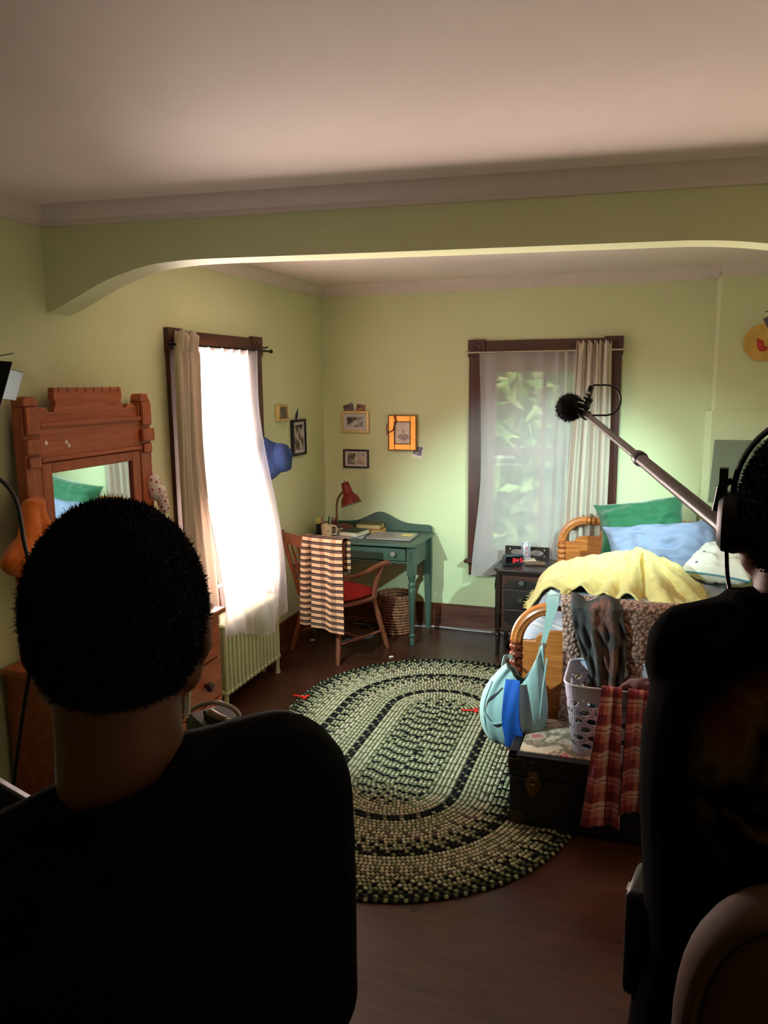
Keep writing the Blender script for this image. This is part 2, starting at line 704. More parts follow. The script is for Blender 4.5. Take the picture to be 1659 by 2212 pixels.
def crown(name, p0, p1, nrm):
    b = MB()
    R0 = [(p0[0] + nrm[0] * d, p0[1] + nrm[1] * d, ZC + h) for d, h in cp]
    R1 = [(p1[0] + nrm[0] * d, p1[1] + nrm[1] * d, ZC + h) for d, h in cp]
    b.loft([R0, R1])
    return structure(b.build(name, M['crown'], smooth=30))


crown('trim_2', (XL, YF), (XL, BY0 + .0), (1, 0))
crown('trim_3', (XL, 2.86), (XL, YB), (1, 0))
crown('trim_4', (XL, YB), (0.385, YB), (0, -1))
crown('trim_5', (0.385, 5.50), (XR, 5.50), (0, -1))
crown('trim_6', (0.385, YB), (0.385, 5.50 - .03), (-1, 0))
crown('trim_7', (XL, BY0), (XR, BY0 + BSL * (XR - BX0)), (0.1, -1))
crown('trim_8', (XR, YF), (XR, 3.1), (-1, 0))


def baseboard(name, m, lo, hi, ax):
    # tall flat board, moulded top and a quarter-round shoe
    b = MB()
    if ax == 'X':
        y = lo[1]
        prof = [(y, 0), (y - .035, 0), (y - .03, .018), (y - .02, .03), (y - .018, .155), (y - .012, .172), (y - .012, .185), (y, .188)]
        b.prism(prof, 'X', lo[0], hi[0])
    else:
        x = lo[0]
        prof = [(x, 0), (x + .035, 0), (x + .03, .018), (x + .02, .03), (x + .018, .16), (x + .012, .18), (x + .012, .2), (x, .205)]
        b.prism(prof, 'Y', lo[1], hi[1])
    return structure(b.build(name, m, smooth=20))


baseboard('baseboard_back', M['base'], (XL, YB), (0.35, YB), 'X')
baseboard('baseboard_left', M['basey'], (XL, YF), (XL, YB - .02), 'Y')


# ------------------------------------------------------------------ windows
def rosette(b, c, nrm, r=0.034):
    b.lathe([(r, -0.001), (r, .006), (r * .8, .01), (r * .62, .006), (r * .45, .006), (r * .3, .012), (.001, .013)], c, nrm, 24)


# left window in wall_left: casing 3.54..4.58, head top 2.137
w1 = bpy.data.objects.new('window_1', None)
COL.objects.link(w1)
w1.location = (XL, 4.06, 0.55)
WLOC['window_1'] = Vector(w1.location)
structure(w1)
b = MB()
b.box((XL, 3.545, 0.56), (XL + .024, 3.70, 2.03)); b.box((XL, 4.40, 0.56), (XL + .024, 4.575, 2.03))
b.build('side_casing', M['casing'], w1, bevel=.003)
b = MB()
b.box((XL, 3.66, 1.985), (XL + .024, 4.46, 2.13))
b.build('head_casing', M['casingx'], w1, bevel=.003)
b = MB()
for y in (3.54, 4.455):
    b.box((XL, y, 2.02), (XL + .031, y + .125, 2.14))
    rosette(b, (XL + .031, y + .0625, 2.08), (1, 0, 0))
b.build('corner_block', M['casing'], w1, bevel=.002)
MB().box((XL - .10, 3.52, 0.535), (XL + .055, 4.60, 0.565)).build('window_sill', M['casingx'], w1, bevel=.006)
MB().box((XL, 3.56, 0.435), (XL + .02, 4.56, 0.535)).build('apron', M['casingx'], w1, bevel=.003)
b = MB()
for y in (3.70, 4.385):
    b.box((XL - .155, y, .6), (XL, y + .015, 1.985))
b.box((XL - .155, 3.70, 1.97), (XL, 4.40, 1.985))
b.box((XL - .155, 3.70, .565), (XL, 4.40, .6))
b.build('window_frame', M['sash'], w1)
for nm, z0, z1, x in (('upper_sash', 1.27, 1.97, XL - .11), ('lower_sash', .6, 1.315, XL - .065)):
    b = MB()
    b.box((x, 3.715, z0), (x + .035, 3.755, z1)); b.box((x, 4.345, z0), (x + .035, 4.385, z1))
    b.box((x, 3.755, z1 - .045), (x + .035, 4.345, z1)); b.box((x, 3.755, z0), (x + .035, 4.345, z0 + .045))
    s_ = b.build(nm, M['sash'], w1, bevel=.002)
    MB().box((x + .015, 3.75, z0 + .035), (x + .019, 4.35, z1 - .035)).build('pane', M['glass'], s_, smooth=0)
# thin strip of green paint beside the casing is part of the wall colour; cup hook and bracket
b = MB()
b.tube([(XL + .02, 4.585, 2.075), (XL + .045, 4.60, 2.075), (XL + .05, 4.612, 2.082)], .005, 8)
b.build('hook', M['blackm'], w1)

# back window in wall_back
w2 = bpy.data.objects.new('window_2', None)
COL.objects.link(w2)
w2.location = (-0.705, YB, 0.5)
WLOC['window_2'] = Vector(w2.location)
structure(w2)
b = MB()
b.box((-1.228, YB - .024, .545), (-1.13, YB, 2.03)); b.box((-.28, YB - .024, .545), (-.185, YB, 2.03))
b.build('side_casing', M['casing'], w2, bevel=.003)
MB().box((-1.11, YB - .024, 2.03), (-.30, YB, 2.132)).build('head_casing', M['casingxx'], w2, bevel=.003)
b = MB()
for x in (-1.236, -.302):
    b.box((x, YB - .031, 2.02), (x + .124, YB, 2.142))
    rosette(b, (x + .062, YB - .031, 2.082), (0, -1, 0))
b.build('corner_block', M['casing'], w2, bevel=.002)
MB().box((-1.25, YB - .06, .525), (-.165, YB + .1, .55)).build('window_sill', M['casingxx'], w2, bevel=.006)
MB().box((-1.222, YB - .02, .43), (-.19, YB, .525)).build('apron', M['base'], w2, bevel=.003)
b = MB()
b.box((-1.13, YB, .55), (-1.112, YB + .155, 2.03)); b.box((-.298, YB, .55), (-.28, YB + .155, 2.03))
b.box((-1.13, YB, 2.012), (-.28, YB + .155, 2.03)); b.box((-1.13, YB, .55), (-.28, YB + .155, .58))
b.build('window_frame', M['casing'], w2)
for nm, z0, z1, y, tr_ in (('upper_sash', 1.325, 2.012, YB + .085, .10), ('lower_sash', .58, 1.37, YB + .04, .05)):
    b = MB()
    b.box((-1.112, y, z0), (-1.055, y + .035, z1)); b.box((-.355, y, z0), (-.298, y + .035, z1))
    b.box((-1.055, y, z1 - tr_), (-.355, y + .035, z1)); b.box((-1.055, y, z0), (-.355, y + .035, z0 + .05))
    b.box((-.72, y + .004, z0 + .05), (-.69, y + .031, z1 - tr_))
    if nm == 'lower_sash':
        b.box((-.79, y - .01, z1 - .004), (-.74, y + .02, z1 + .016))
    s_ = b.build(nm, M['sash'], w2, bevel=.002)
    MB().box((-1.06, y + .015, z0 + .04), (-.35, y + .019, z1 - .04)).build('pane', M['glass'], s_, smooth=0)

# ------------------------------------------------------------------ garden behind the back window
t = NT('garden_leaves')
oi = t.new('ShaderNodeObjectInfo')
ri = t.new('ShaderNodeNewGeometry')
col = t.ramp(ri.outputs['Random Per Island'], [(0.0, lin((44, 74, 38))), (0.45, lin((88, 122, 62))), (0.8, lin((150, 176, 104))), (0.985, lin((190, 196, 140))), (1.0, lin((196, 120, 70)))])
di = t.new('ShaderNodeBsdfDiffuse'); tl = t.new('ShaderNodeBsdfTranslucent'); mx = t.new('ShaderNodeMixShader')
mx.inputs[0].default_value = 0.4
t.link(col, di.inputs[0]); t.link(col, tl.inputs[0]); t.link(di.outputs[0], mx.inputs[1]); t.link(tl.outputs[0], mx.inputs[2]); t.link(mx.outputs[0], t.out.inputs[0])
M['leaf'] = t.m
M['bark'] = mat('grey_bark', (92, 76, 62), 0.9)
M['lawn'] = mat('dark_lawn', (62, 84, 46), 0.95, var=0.3, vscale=4)
structure(MB().box((-9, YB + .2, -2.62), (8, 16, -2.5)).build('ground', M['lawn'], smooth=0, label='lawn outside below the back window'))


def tree(x, y, z0, h, r, seed, label, name='garden_tree'):
    rnd = np.random.RandomState(seed)
    root = thing(name, label, 'tree', (x, y, z0))
    MB().tube(smoothpath([(x, y, z0), (x + .1, y, z0 + h * .4), (x - .05, y + .1, z0 + h * .75)], 4), np.linspace(.12, .05, 9), 8).build('trunk', M['bark'], root)
    n = 6000
    u = rnd.normal(size=(n, 3)); u /= np.linalg.norm(u, axis=1)[:, None]
    c = u * (rnd.rand(n, 1) ** .4) * np.array([r, r, h * .5]) + np.array([x, y, z0 + h * .55])
    a = rnd.normal(size=(n, 3)); a /= np.linalg.norm(a, axis=1)[:, None]
    bb = np.cross(a, rnd.normal(size=(n, 3))); bb /= np.linalg.norm(bb, axis=1)[:, None]
    L = rnd.uniform(.08, .17, (n, 1)); Wd = L * .42
    nn = np.cross(a, bb) * L * .15
    V = np.stack([c - a * L, c - bb * Wd + nn, c + a * L, c + bb * Wd + nn], 1).reshape(-1, 3)
    F = [(4 * i, 4 * i + 1, 4 * i + 2, 4 * i + 3) for i in range(n)]
    mb = MB(); mb.add(V, F)
    o = mb.build('crown', M['leaf'], root, smooth=0)
    o['kind'] = 'stuff'
    return root


tree(-2.15, 8.8, -2.5, 7.0, 1.15, 1, 'leafy tree outside, seen through the left half of the back window sheer', 'garden_tree')
tree(0.15, 9.4, -2.5, 6.6, 1.1, 2, 'leafy tree outside, seen behind the boom microphone through the sheer', 'garden_tree')
tree(-1.45, 12.4, -2.5, 9.4, 2.2, 3, 'taller tree farther out, filling the gap between the two nearer trees', 'garden_tree')
hd = MB()
P = []
for j in range(41):
    row = []
    for i in range(81):
        x, z = -9 + 17 * i / 80, -2.5 + 10.5 * j / 40
        row.append((x, 14.6 - .9 * N3(x * .8, z * .8) - .45 * N3(x * 2.3, z * 2.3, 3) - .2 * N3(x * 6, z * 6, 5), z))
    P.append(row)
hd.grid(P)
hd.grid([[(-9 + 17 * i / 80, 15.6, -2.5 + 10.5 * j / 4) for i in range(81)][::-1] for j in range(5)])
t = NT('dense_hedge_leaves')
t.link(t.ramp(t.noise(t.coords(), 5, 5, .7), [(.32, lin((40, 60, 34))), (.55, lin((84, 112, 60))), (.72, lin((134, 158, 92)))]), t.b.inputs['Base Color'])
t.set(Roughness=.9)
tag(hd.build('hedge', t.m, smooth=180), 'tall dense green hedge closing the garden behind the trees', 'hedge')

# ------------------------------------------------------------------ curtains
def curtain(name, label, cat, fn, nu, nv, m, thick=0.0, sub=0):
    """fn(u, v) -> point; u across, v from the rod down"""
    P = [[fn(i / nu, j / nv) for i in range(nu + 1)] for j in range(nv + 1)]
    b = MB()
    b.grid(P)
    o = b.build(name, m, smooth=180, thick=thick, sub=sub)
    return tag(o, label, cat)


def sst(a, b, x):
    x = max(0.0, min(1.0, (x - a) / (b - a)))
    return x * x * (3 - 2 * x)


# left window
def f_sheer1(u, v):
    z = 2.052 + (0.375 + .035 * u + .05 * math.sin(u * 5 + 1.0) * (1 - u) - 2.052 + (-.03 if u > .9 else 0) * 0) * v
    hem = sst(.80, 1.0, v)
    y = (3.58 + .855 * u) * (1 - v) + (3.615 + .77 * u) * v + .015 * math.sin(v * 6 + u * 4)
    y += -.03 * math.sin(v * PI) * (1 - u) * .0
    x = -2.305 + .012 * math.sin(u * 46 + 1.2 * math.sin(u * 9)) * (1 - .6 * v) + .02 * math.sin(u * 7 + 2) * v
    out = sst(.15, .9, v)
    x += .155 * out + .018 * math.sin(u * 17 + v * 3) * hem + .02 * hem * N3(u * 6, v * 8)
    if v > .8:
        z += .05 * hem * math.sin(u * 6.0 + .6) * .8 + .02 * N3(u * 9, 3.1)
    return (x, y, z)


curtain('sheer_curtain', 'white translucent sheer curtain glowing in the left window above the radiator', 'curtain', f_sheer1, 150, 60, M['sheer'])


def f_drape1(u, v):
    gather = 1 - sst(0.0, .10, v) * .45
    z = 2.098 - v * (2.098 - .52)
    y0, y1 = 3.51, 3.70
    y = y0 - .10 * v + (y1 - y0 + .01 * v + .12 * sst(.25, 1, v)) * u
    amp = .026 * (1 - .3 * v)
    x = -2.285 + amp * math.sin(u * 21 + .8 * math.sin(v * 4)) + .008 * math.sin(u * 55) * (1 - v) + .035 * v
    if v < .045:
        k = 1 - v / .045
        x += .016 * math.sin(u * 44) + .012 * k
        z += (.014 * math.sin(u * 31) + .008 * math.sin(u * 67)) * k + .012 * k
    return (x, y, z)


curtain('drape', 'beige opaque drape gathered at the left edge of the left window', 'curtain', f_drape1, 90, 70, M['drape'], .003)


def rod(name, label, a, b_, r=.007, m=None):
    t_ = thing(name, label, 'curtain rod', ((a[0] + b_[0]) / 2, (a[1] + b_[1]) / 2, a[2]))
    MB().tube([a, b_], r, 10).build('rod', m or M['blackm'], t_)
    for e, s in ((a, -1), (b_, 1)):
        d = (Vector(b_) - Vector(a)).normalized() * s
        MB().lathe([(.006, 0), (.011, .004), (.013, .014), (.009, .024), (.001, .028)], e, d, 14).build('finial', m or M['blackm'], t_)
    return t_


r1 = rod('curtain_rod', 'dark thin curtain rod across the left window, ending in small knobs', (-2.30, 3.505, 2.052), (-2.30, 4.60, 2.052))
MB().tube([(-2.345, 4.585, 2.052), (-2.30, 4.585, 2.052)], .005, 8).build('bracket', M['blackm'], r1)


def f_sheer2(u, v):
    zb = .43 + .03 * math.sin(u * 4) + .05 * (u > .5) * 0
    z = 2.046 + (zb - 2.046) * v
    x0 = -1.145 - .045 * sst(.5, 1.0, v) + .02 * math.sin(PI * v)
    x1 = -.36 + .0 * v
    uu = u + .12 * math.sin(u * PI) * 0
    x = x0 + (x1 - x0) * uu
    dens = 1 + 2.2 * sst(.62, .95, u)
    y = 5.560 + .009 * math.sin(u * 30 * dens ** .3 + .7 * math.sin(u * 11)) + .012 * sst(.6, .95, u) * math.sin(u * 95 + v * 1.2) - .012 * math.sin(u * 9 + 1) * v
    if v < .02:
        z += .01
    return (x, y - .012, z)


curtain('sheer_curtain', 'grey-white sheer curtain in front of the back window, garden showing through', 'curtain', f_sheer2, 170, 50, M['sheerb'])


def f_drape2(u, v):
    z = 2.092 - v * (2.092 - .55)
    x = -.475 + .225 * u + .02 * (u - .5) * math.sin(v * PI) - .05 * sst(.1, 1, v) * (1 - u)
    amp = .022
    y = 5.52 + amp * math.sin(u * 27 + .9 * math.sin(v * 3.1)) + .007 * math.sin(u * 70) * (1 - v)
    if v < .045:
        k = 1 - v / .045
        y += .012 * math.sin(u * 52) - .012 * k
        z += (.012 * math.sin(u * 38) + .008 * math.sin(u * 77)) * k + .010 * k
    return (x, y, z)


curtain('drape', 'beige opaque drape gathered at the right side of the back window', 'curtain', f_drape2, 110, 60, M['drape'], .003)
rod('curtain_rod', 'pale thin curtain rod across the back window, end sticking out past the casing', (-1.215, 5.535, 2.05), (-.155, 5.535, 2.05), .006, mat('pale_rod_metal', (190, 180, 160), .35, .7))

# ------------------------------------------------------------------ radiator
rt = thing('radiator', 'pale green cast iron column radiator below the left window', 'radiator', (-2.26, 4.05, 0))
for k in range(15):
    y = 3.725 + k * .0465
    b = MB()
    for x in (-2.325, -2.265, -2.205):
        b.tube([(x, y, .11), (x, y, .50)], .0155, 10)
    b.capsule((-2.325, y, .505), (-2.205, y, .505), .020, .020, 10)
    b.capsule((-2.325, y, .115), (-2.205, y, .115), .020, .020, 10)
    b.box((-2.32, y - .006, .13), (-2.21, y + .006, .49)) if k in (0, 14) else None
    b.build('section', M['rad'], rt)
for y in (3.725, 3.725 + 14 * .0465):
    for x in (-2.315, -2.21):
        MB().tube([(x, y, .12), (x, y, .03), (x, y, 0)], [.016, .014, .020], 10).build('foot', M['rad'], rt)
MB().tube([(-2.265, 3.70, .115), (-2.265, 3.66, .115), (-2.265, 3.65, .10), (-2.265, 3.65, 0)], .014, 10).build('pipe', M['rad'], rt)

# ------------------------------------------------------------------ dresser with mirror
dx0, dx1, dy0, dy1, dh = -2.345, -1.95, 2.30, 3.28, .765
dr = thing('dresser', 'orange-brown wooden dresser with a carved mirror, against the left wall', 'dresser', (-2.15, 2.79, 0))
b = MB()
b.box((dx0, dy0, .09), (dx1 - .02, dy1, dh - .025))
b.box((dx0, dy0, 0), (dx0 + .05, dy0 + .05, .1)); b.box((dx0, dy1 - .05, 0), (dx0 + .05, dy1, .1))
b.box((dx1 - .07, dy0, 0), (dx1 - .02, dy0 + .05, .1)); b.box((dx1 - .07, dy1 - .05, 0), (dx1 - .02, dy1, .1))
b.box((dx1 - .03, dy0, .05), (dx1 - .015, dy1, .12))
b.build('body', M['dresser'], dr, bevel=.004)
MB().box((dx0 - .005, dy0 - .02, dh - .025), (dx1 + .012, dy1 + .02, dh)).build('top', M['dresser'], dr, bevel=.006)
for (z0, z1) in ((.535, .735), (.33, .525), (.125, .32)):
    d = MB().box((dx1 - .022, dy0 + .03, z0), (dx1, dy1 - .03, z1)).build('drawer', M['dresser'], dr, bevel=.004)
    for y in (dy0 + .18, dy1 - .18):
        MB().lathe([(.010, -.002), (.010, .012), (.023, .020), (.026, .030), (.019, .040), (.001, .043)], (dx1, y, (z0 + z1) / 2), (1, 0, 0), 16).build('knob', M['knob'], d)
mx_, mf = -2.325, -2.275
my0, my1 = 2.425, 3.245
for s, y0 in ((0, my0), (1, my1 - .085)):      # two side posts with shaped blocks
    b = MB()
    b.box((mx_, y0, dh), (mf, y0 + .085, 1.77))
    b.prism([(y0 - .0, 1.77), (y0 + .085, 1.77), (y0 + .085 - .02 * s, 1.79), (y0 + .062, 1.81), (y0 + .02 + .0 * s, 1.81), (y0 + .01 * s, 1.80)], 'X', mx_, mf + .012)
    b.box((mf, y0 + .006, 1.66), (mf + .016, y0 + .079, 1.77))
    b.box((mf, y0 - .004, 1.585), (mf + .022, y0 + .089, 1.645))
    b.box((mf, y0 + .010, 1.53), (mf + .014, y0 + .075, 1.575))
    b.build('post', M['dresserz'], dr, bevel=.006)
c0, c1 = my0 + .085, my1 - .085
cm = (c0 + c1) / 2
b = MB()
crest = [(c0, 1.60), (c1, 1.60), (c1, 1.745), (c1 - .03, 1.765), (c1 - .06, 1.765), (c1 - .075, 1.745), (c1 - .10, 1.745), (c1 - .115, 1.78), (c1 - .105, 1.80), (c1 - .11, 1.842),
         (c0 + .11, 1.842), (c0 + .105, 1.80), (c0 + .115, 1.78), (c0 + .10, 1.745), (c0 + .075, 1.745), (c0 + .06, 1.765), (c0 + .03, 1.765), (c0, 1.745)]
b.prism(crest, 'X', mx_ + .01, mf - .008)
b.build('crest', M['dresser'], dr, bevel=.004)
for k in range(8):
    b = MB()
    y = c0 + .135 + k * (c1 - c0 - .27) / 7
    b.box((mf - .0075, y - .002, 1.822), (mf - .0068, y + .002, 1.843))
    b.build('crest_notch', M['knob'], dr)
b = MB()
b.box((mf - .012, c0 - .002, 1.685), (mf + .012, c1 + .002, 1.705))
b.box((mf - .012, c0 - .002, 1.548), (mf + .008, c1 + .002, 1.566))
b.box((mx_ + .01, c0, 1.55), (mf - .002, c1, 1.69))
b.build('panel', M['dresser'], dr, bevel=.004)
b = MB()
b.box((mx_ + .01, c0 + .004, .84), (mf - .004, c0 + .062, 1.545)); b.box((mx_ + .01, c1 - .062, .84), (mf - .004, c1 - .004, 1.545))
b.box((mx_ + .01, c0 + .062, 1.50), (mf - .004, c1 - .062, 1.545)); b.box((mx_ + .01, c0 + .062, .84), (mf - .004, c1 - .062, .89))
b.build('mirror_frame', M['dresserz'], dr, bevel=.004)
MB().box((mx_ + .012, c0 + .055, .88), (mf - .018, c1 - .055, 1.505)).build('mirror_glass', mat('silvered_mirror', (225, 232, 230), .03, 1.0, var=.01), dr, smooth=0)
for y, z in ((2.545, 1.625), (2.66, 1.62), (2.675, 1.605)):
    MB().cbox((mf - .0005, y, z), (.002, .016, .016), 0, .8).build('heart_sticker', mat('pale_heart_sticker', (222, 212, 190), .5), dr, bevel=.004)

# orange cardigan over the near post, floral cap on the far post
M['cardigan'] = mat('orange_knit', (224, 116, 40), .9, var=.15, vscale=40, bump=.6, bscale=170, sheen=.3)
cg = thing('cardigan', 'orange ribbed knit cardigan hanging off the near side of the dresser mirror', 'clothing', (-2.24, 2.38, .92))
b = MB()
b.capsule((-2.235, 2.42, 1.395), (-2.225, 2.475, 1.15), .030, .042)
b.capsule((-2.235, 2.40, 1.395), (-2.215, 2.33, 1.24), .034, .050)
b.capsule((-2.215, 2.32, 1.24), (-2.21, 2.25, 1.20), .052, .046)
b.capsule((-2.215, 2.31, 1.22), (-2.21, 2.31, 1.11), .052, .026)
b.ball((-2.235, 2.41, 1.40), (.045, .04, .03))
fuse(b, 'body', M['cardigan'], cg, .008, 5, .012, 22)
b = MB()
for k in range(9):
    b.tube([(-2.156 + .004 * math.sin(k), 2.25 + k * .012, 1.225), (-2.158, 2.252 + k * .012, 1.165)], .004, 6)
b.build('fringe', M['cardigan'], cg)
t = NT('floral_cloth')
vv = t.coords()
vo = t.new('ShaderNodeTexVoronoi'); vo.inputs['Scale'].default_value = 46
t.link(vv, vo.inputs['Vector'])
t.link(t.ramp(vo.outputs['Distance'], [(0.0, lin((150, 50, 66))), (.28, lin((176, 84, 92))), (.36, lin((222, 208, 204))), (1, lin((228, 216, 212)))]), t.b.inputs['Base Color'])
t.set(Roughness=.9)
M['floralcap'] = t.m
b = MB()
b.ball((-2.27, 3.235, 1.36), (.04, .035, .07)); b.capsule((-2.25, 3.25, 1.34), (-2.24, 3.275, 1.25), .032, .026)
fc = thing('fabric_headscarf', 'white and pink floral cloth hanging from the far post of the dresser mirror', 'scarf', (-2.26, 3.25, 1.25))
fuse(b, 'cloth', M['floralcap'], fc, .007, 4, .006, 30)
# tray and a small bottle on the dresser top
tr_ = tag(MB().lathe([(.001, 0), (.10, 0), (.145, .016), (.150, .020), (.142, .020), (.098, .007), (.001, .006)], (-2.085, 3.16, dh + .001), (0, 0, 1), 28, 1, .9).build('tray', mat('dark_red_lacquer', (92, 34, 30), .25)), 'dark red shallow tray on the dresser end nearest the window', 'tray')
pb = thing('perfume_bottle', 'small dark glass bottle on the dresser near the tray', 'bottle', (-2.16, 3.04, dh))
MB().lathe([(.001, 0), (.022, 0), (.024, .01), (.024, .05), (.010, .065)], (-2.16, 3.04, dh + .001), (0, 0, 1), 16).build('body', M['black'], pb)
MB().lathe([(.010, .065), (.012, .07), (.012, .09), (.001, .094)], (-2.16, 3.04, dh + .001), (0, 0, 1), 14).build('stopper', M['steel'], pb)

# ------------------------------------------------------------------ desk
DX0, DX1, DY0, DY1, DH = -2.325, -1.49, 5.085, 5.59, .742
dk = thing('desk', 'dark green painted writing desk with a curved back rail, in the room corner', 'desk', ((DX0 + DX1) / 2, 5.34, 0))
MB().box((DX0 - .012, DY0 - .012, DH - .022), (DX1 + .012, DY1, DH)).build('top', M['desk'], dk, bevel=.006)
b = MB()
b.box((DX0 + .05, DY0 + .045, .60), (DX0 + .07, DY1 - .04, DH - .022)); b.box((DX0 + .05, DY1 - .05, .58), (DX1 - .05, DY1 - .03, DH - .022))
sidep = [(DY0 + .05, DH - .022), (DY1 - .04, DH - .022), (DY1 - .04, .60), (DY1 - .09, .585), (DY1 - .12, .56), (DY0 + .16, .56), (DY0 + .12, .545), (DY0 + .05, .53)]
b.prism(sidep, 'X', DX1 - .045, DX1 - .027)
b.box((DX0 + .06, DY0 + .030, .595), (DX1 - .06, DY0 + .045, .612)); b.box((DX0 + .06, DY0 + .030, DH - .034), (DX1 - .06, DY0 + .045, DH - .022))
b.build('apron', M['desk'], dk, bevel=.003)
d = MB().box((DX0 + .07, DY0 + .018, .617), (DX1 - .072, DY0 + .036, DH - .038)).build('drawer', M['desk'], dk, bevel=.005)
for x in (DX0 + .22, DX1 - .155):
    MB().lathe([(.009, -.002), (.009, .012), (.017, .018), (.020, .026), (.014, .034), (.001, .036)], (x, DY0 + .018, .668), (0, -1, 0), 16).build('knob', M['deskknob'], d)
legp = [(.012, 0), (.016, .004), (.017, .045), (.013, .055), (.023, .07), (.023, .08), (.014, .09), (.014, .11), (.016, .115), (.025, .38), (.026, .42), (.022, .425), (.026, .435), (.026, .45), (.018, .465), (.026, .485), (.027, .50), (.029, .508), (.029, .515)]
for x in (DX0 + .05, DX1 - .035):
    b = MB()
    b.lathe(legp, (x, DY0 + .05, 0), (0, 0, 1), 18)
    b.box((x - .029, DY0 + .021, .515), (x + .029, DY0 + .079, DH - .022))
    b.lathe([(.004, .0), (.010, .006), (.006, .018), (.011, .03), (.006, .05), (.009, .062), (.006, .078), (.009, .092), (.011, .1), (.002, .112)], (x, DY0 + .019, .59), (0, 0, 1), 12)
    b.build('leg', M['desk'], dk, bevel=.002)
for x in (DX0 + .05, DX1 - .03):
    MB().prism([(x - .030, DH - .022), (x + .030, DH - .022), (x + .030, .5), (x + .017, 0), (x - .013, 0), (x - .030, .5)], 'Y', DY1 - .062, DY1 - .022).build('leg', M['desk'], dk, bevel=.003)
br_ = [(DX0 + .015, DH), (DX1 - .005, DH)]
top = []
for k in range(41):
    q = k / 40
    x = DX1 - .005 - q * (DX1 - DX0 - .02)
    h = .055 + .083 * math.exp(-((q - .50) / .165) ** 2)
    if q < .04:
        h *= (.72 + .28 * math.sin(q / .04 * PI / 2))
    if q > .96:
        h *= (.72 + .28 * math.sin((1 - q) / .04 * PI / 2))
    top.append((x, DH + h))
MB().prism(br_ + top, 'Y', DY1 - .028, DY1 - .008).build('back_rail', M['desk'], dk, bevel=.004)

# ------------------------------------------------------------------ windsor armchair: facing the desk
ang = math.radians(-25)           # local +y is the facing direction
CH = frame((-1.993, 4.935, 0), ang) @ Matrix.Diagonal((1, 1, .905, 1))
ch = thing('armchair', 'brown wooden spindle-back armchair drawn up to the green desk', 'chair', (-1.993, 4.935, 0))


def cb():
    return MB(CH)


# local: back legs y=-.21, front legs y=+.22, half width .23
b = cb()
seat = []
for k in range(28):
    a = 2 * PI * k / 28
    c_, s_ = math.cos(a), math.sin(a)
    e = 2 / 3.2
    seat.append((.235 * abs(c_) ** e * (1 if c_ > 0 else -1), .225 * abs(s_) ** e * (1 if s_ > 0 else -1)))
b.prism(seat, 'Z', .405, .435)
b.build('seat', M['chair'], ch, bevel=.008)
legs = [((-.17, -.16), (-.235, -.245)), ((.17, -.16), (.235, -.245)), ((-.17, .16), (-.235, .235)), ((.17, .16), (.235, .235))]
for (a, c_) in legs:
    pts = [Vector((a[0], a[1], .41)).lerp(Vector((c_[0], c_[1], 0)), q) for q in (0, .12, .2, .3, .5, .62, .66, .8, 1)]
    cb().tube(pts, [.016, .020, .015, .021, .018, .019, .017, .019, .013], 12).build('leg', M['chair'], ch)


def atz(l, z):
    (a, c_) = l
    q = 1 - z / .41
    return (a[0] + (c_[0] - a[0]) * q, a[1] + (c_[1] - a[1]) * q, z)


for i, j, z in ((0, 2, .14), (1, 3, .14)):
    cb().tube([atz(legs[i], z), tuple((Vector(atz(legs[i], z)) + Vector(atz(legs[j], z))) / 2), atz(legs[j], z)], [.009, .014, .009], 10).build('stretcher', M['chair'], ch)
a, c_ = (Vector(atz(legs[0], .14)) + Vector(atz(legs[2], .14))) / 2, (Vector(atz(legs[1], .14)) + Vector(atz(legs[3], .14))) / 2
cb().tube([a, (a + c_) / 2, c_], [.009, .014, .009], 10).build('stretcher', M['chair'], ch)
# back: side posts lean back, curved comb rail on top, spindles
rail = []
for k in range(13):
    q = -1 + k / 6
    rail.append((.035 + .305 * q, -.345 + .075 * q * q, .90 + .01 * (1 - q * q)))
b = cb()
R_ = []
for (x, y, z) in rail:
    h = .042 - .006 * abs(x / .30)
    R_.append([(x, y - .010, z - h), (x, y + .010, z - h), (x, y + .008, z + h * .8), (x, y + .003, z + h), (x, y - .007, z + h * .9)])
b.loft(R_)
b.build('crest_rail', M['chair'], ch)
for s in (-1, 1):
    cb().tube([(.205 * s, -.185, .43), (.012 + .235 * s, -.215, .60), (.024 + .275 * s, -.25, .76), (.035 + .305 * s, -.275, .945)], [.016, .018, .015, .013], 10).build('post', M['chair'], ch)
for k in range(7):
    q = -.72 + k * .24
    x1_, y1_ = .035 + .305 * q, -.345 + .075 * q * q
    cb().tube([(.16 * q / .72, -.195, .43), (.20 * q / .72 * .95, -.25, .62), (x1_, y1_, .87)], [.007, .010, .007], 8).build('spindle', M['chair'], ch)
for s in (-1, 1):
    b = cb()
    pth = smoothpath([(.245 * s, -.225, .655), (.265 * s, -.08, .645), (.275 * s, .06, .675), (.27 * s, .18, .69), (.265 * s, .235, .67)], 5)
    b.tube(pth, np.interp(np.linspace(0, 1, len(pth)), [0, .3, .6, .85, 1], [.015, .018, .022, .026, .018]), 12, flat=.7)
    b.build('arm', M['chair'], ch)
    cb().tube([(.215 * s, .12, .43), (.235 * s, .13, .55), (.27 * s, .15, .675)], [.015, .020, .014], 10).build('arm_post', M['chair'], ch)
# red cushion on the seat
b = MB(CH)
b.loft([[(x * sc, y * sc, z) for x, y in seat] for sc, z in ((.55, .437), (.84, .440), (.92, .455), (.90, .472), (.78, .487), (.5, .497), (.15, .50))])
tag(b.build('seat_cushion', mat('red_cushion_cloth', (176, 34, 34), .85, bump=.2, bscale=200), smooth=180), 'flat red seat cushion on the wooden armchair', 'cushion')

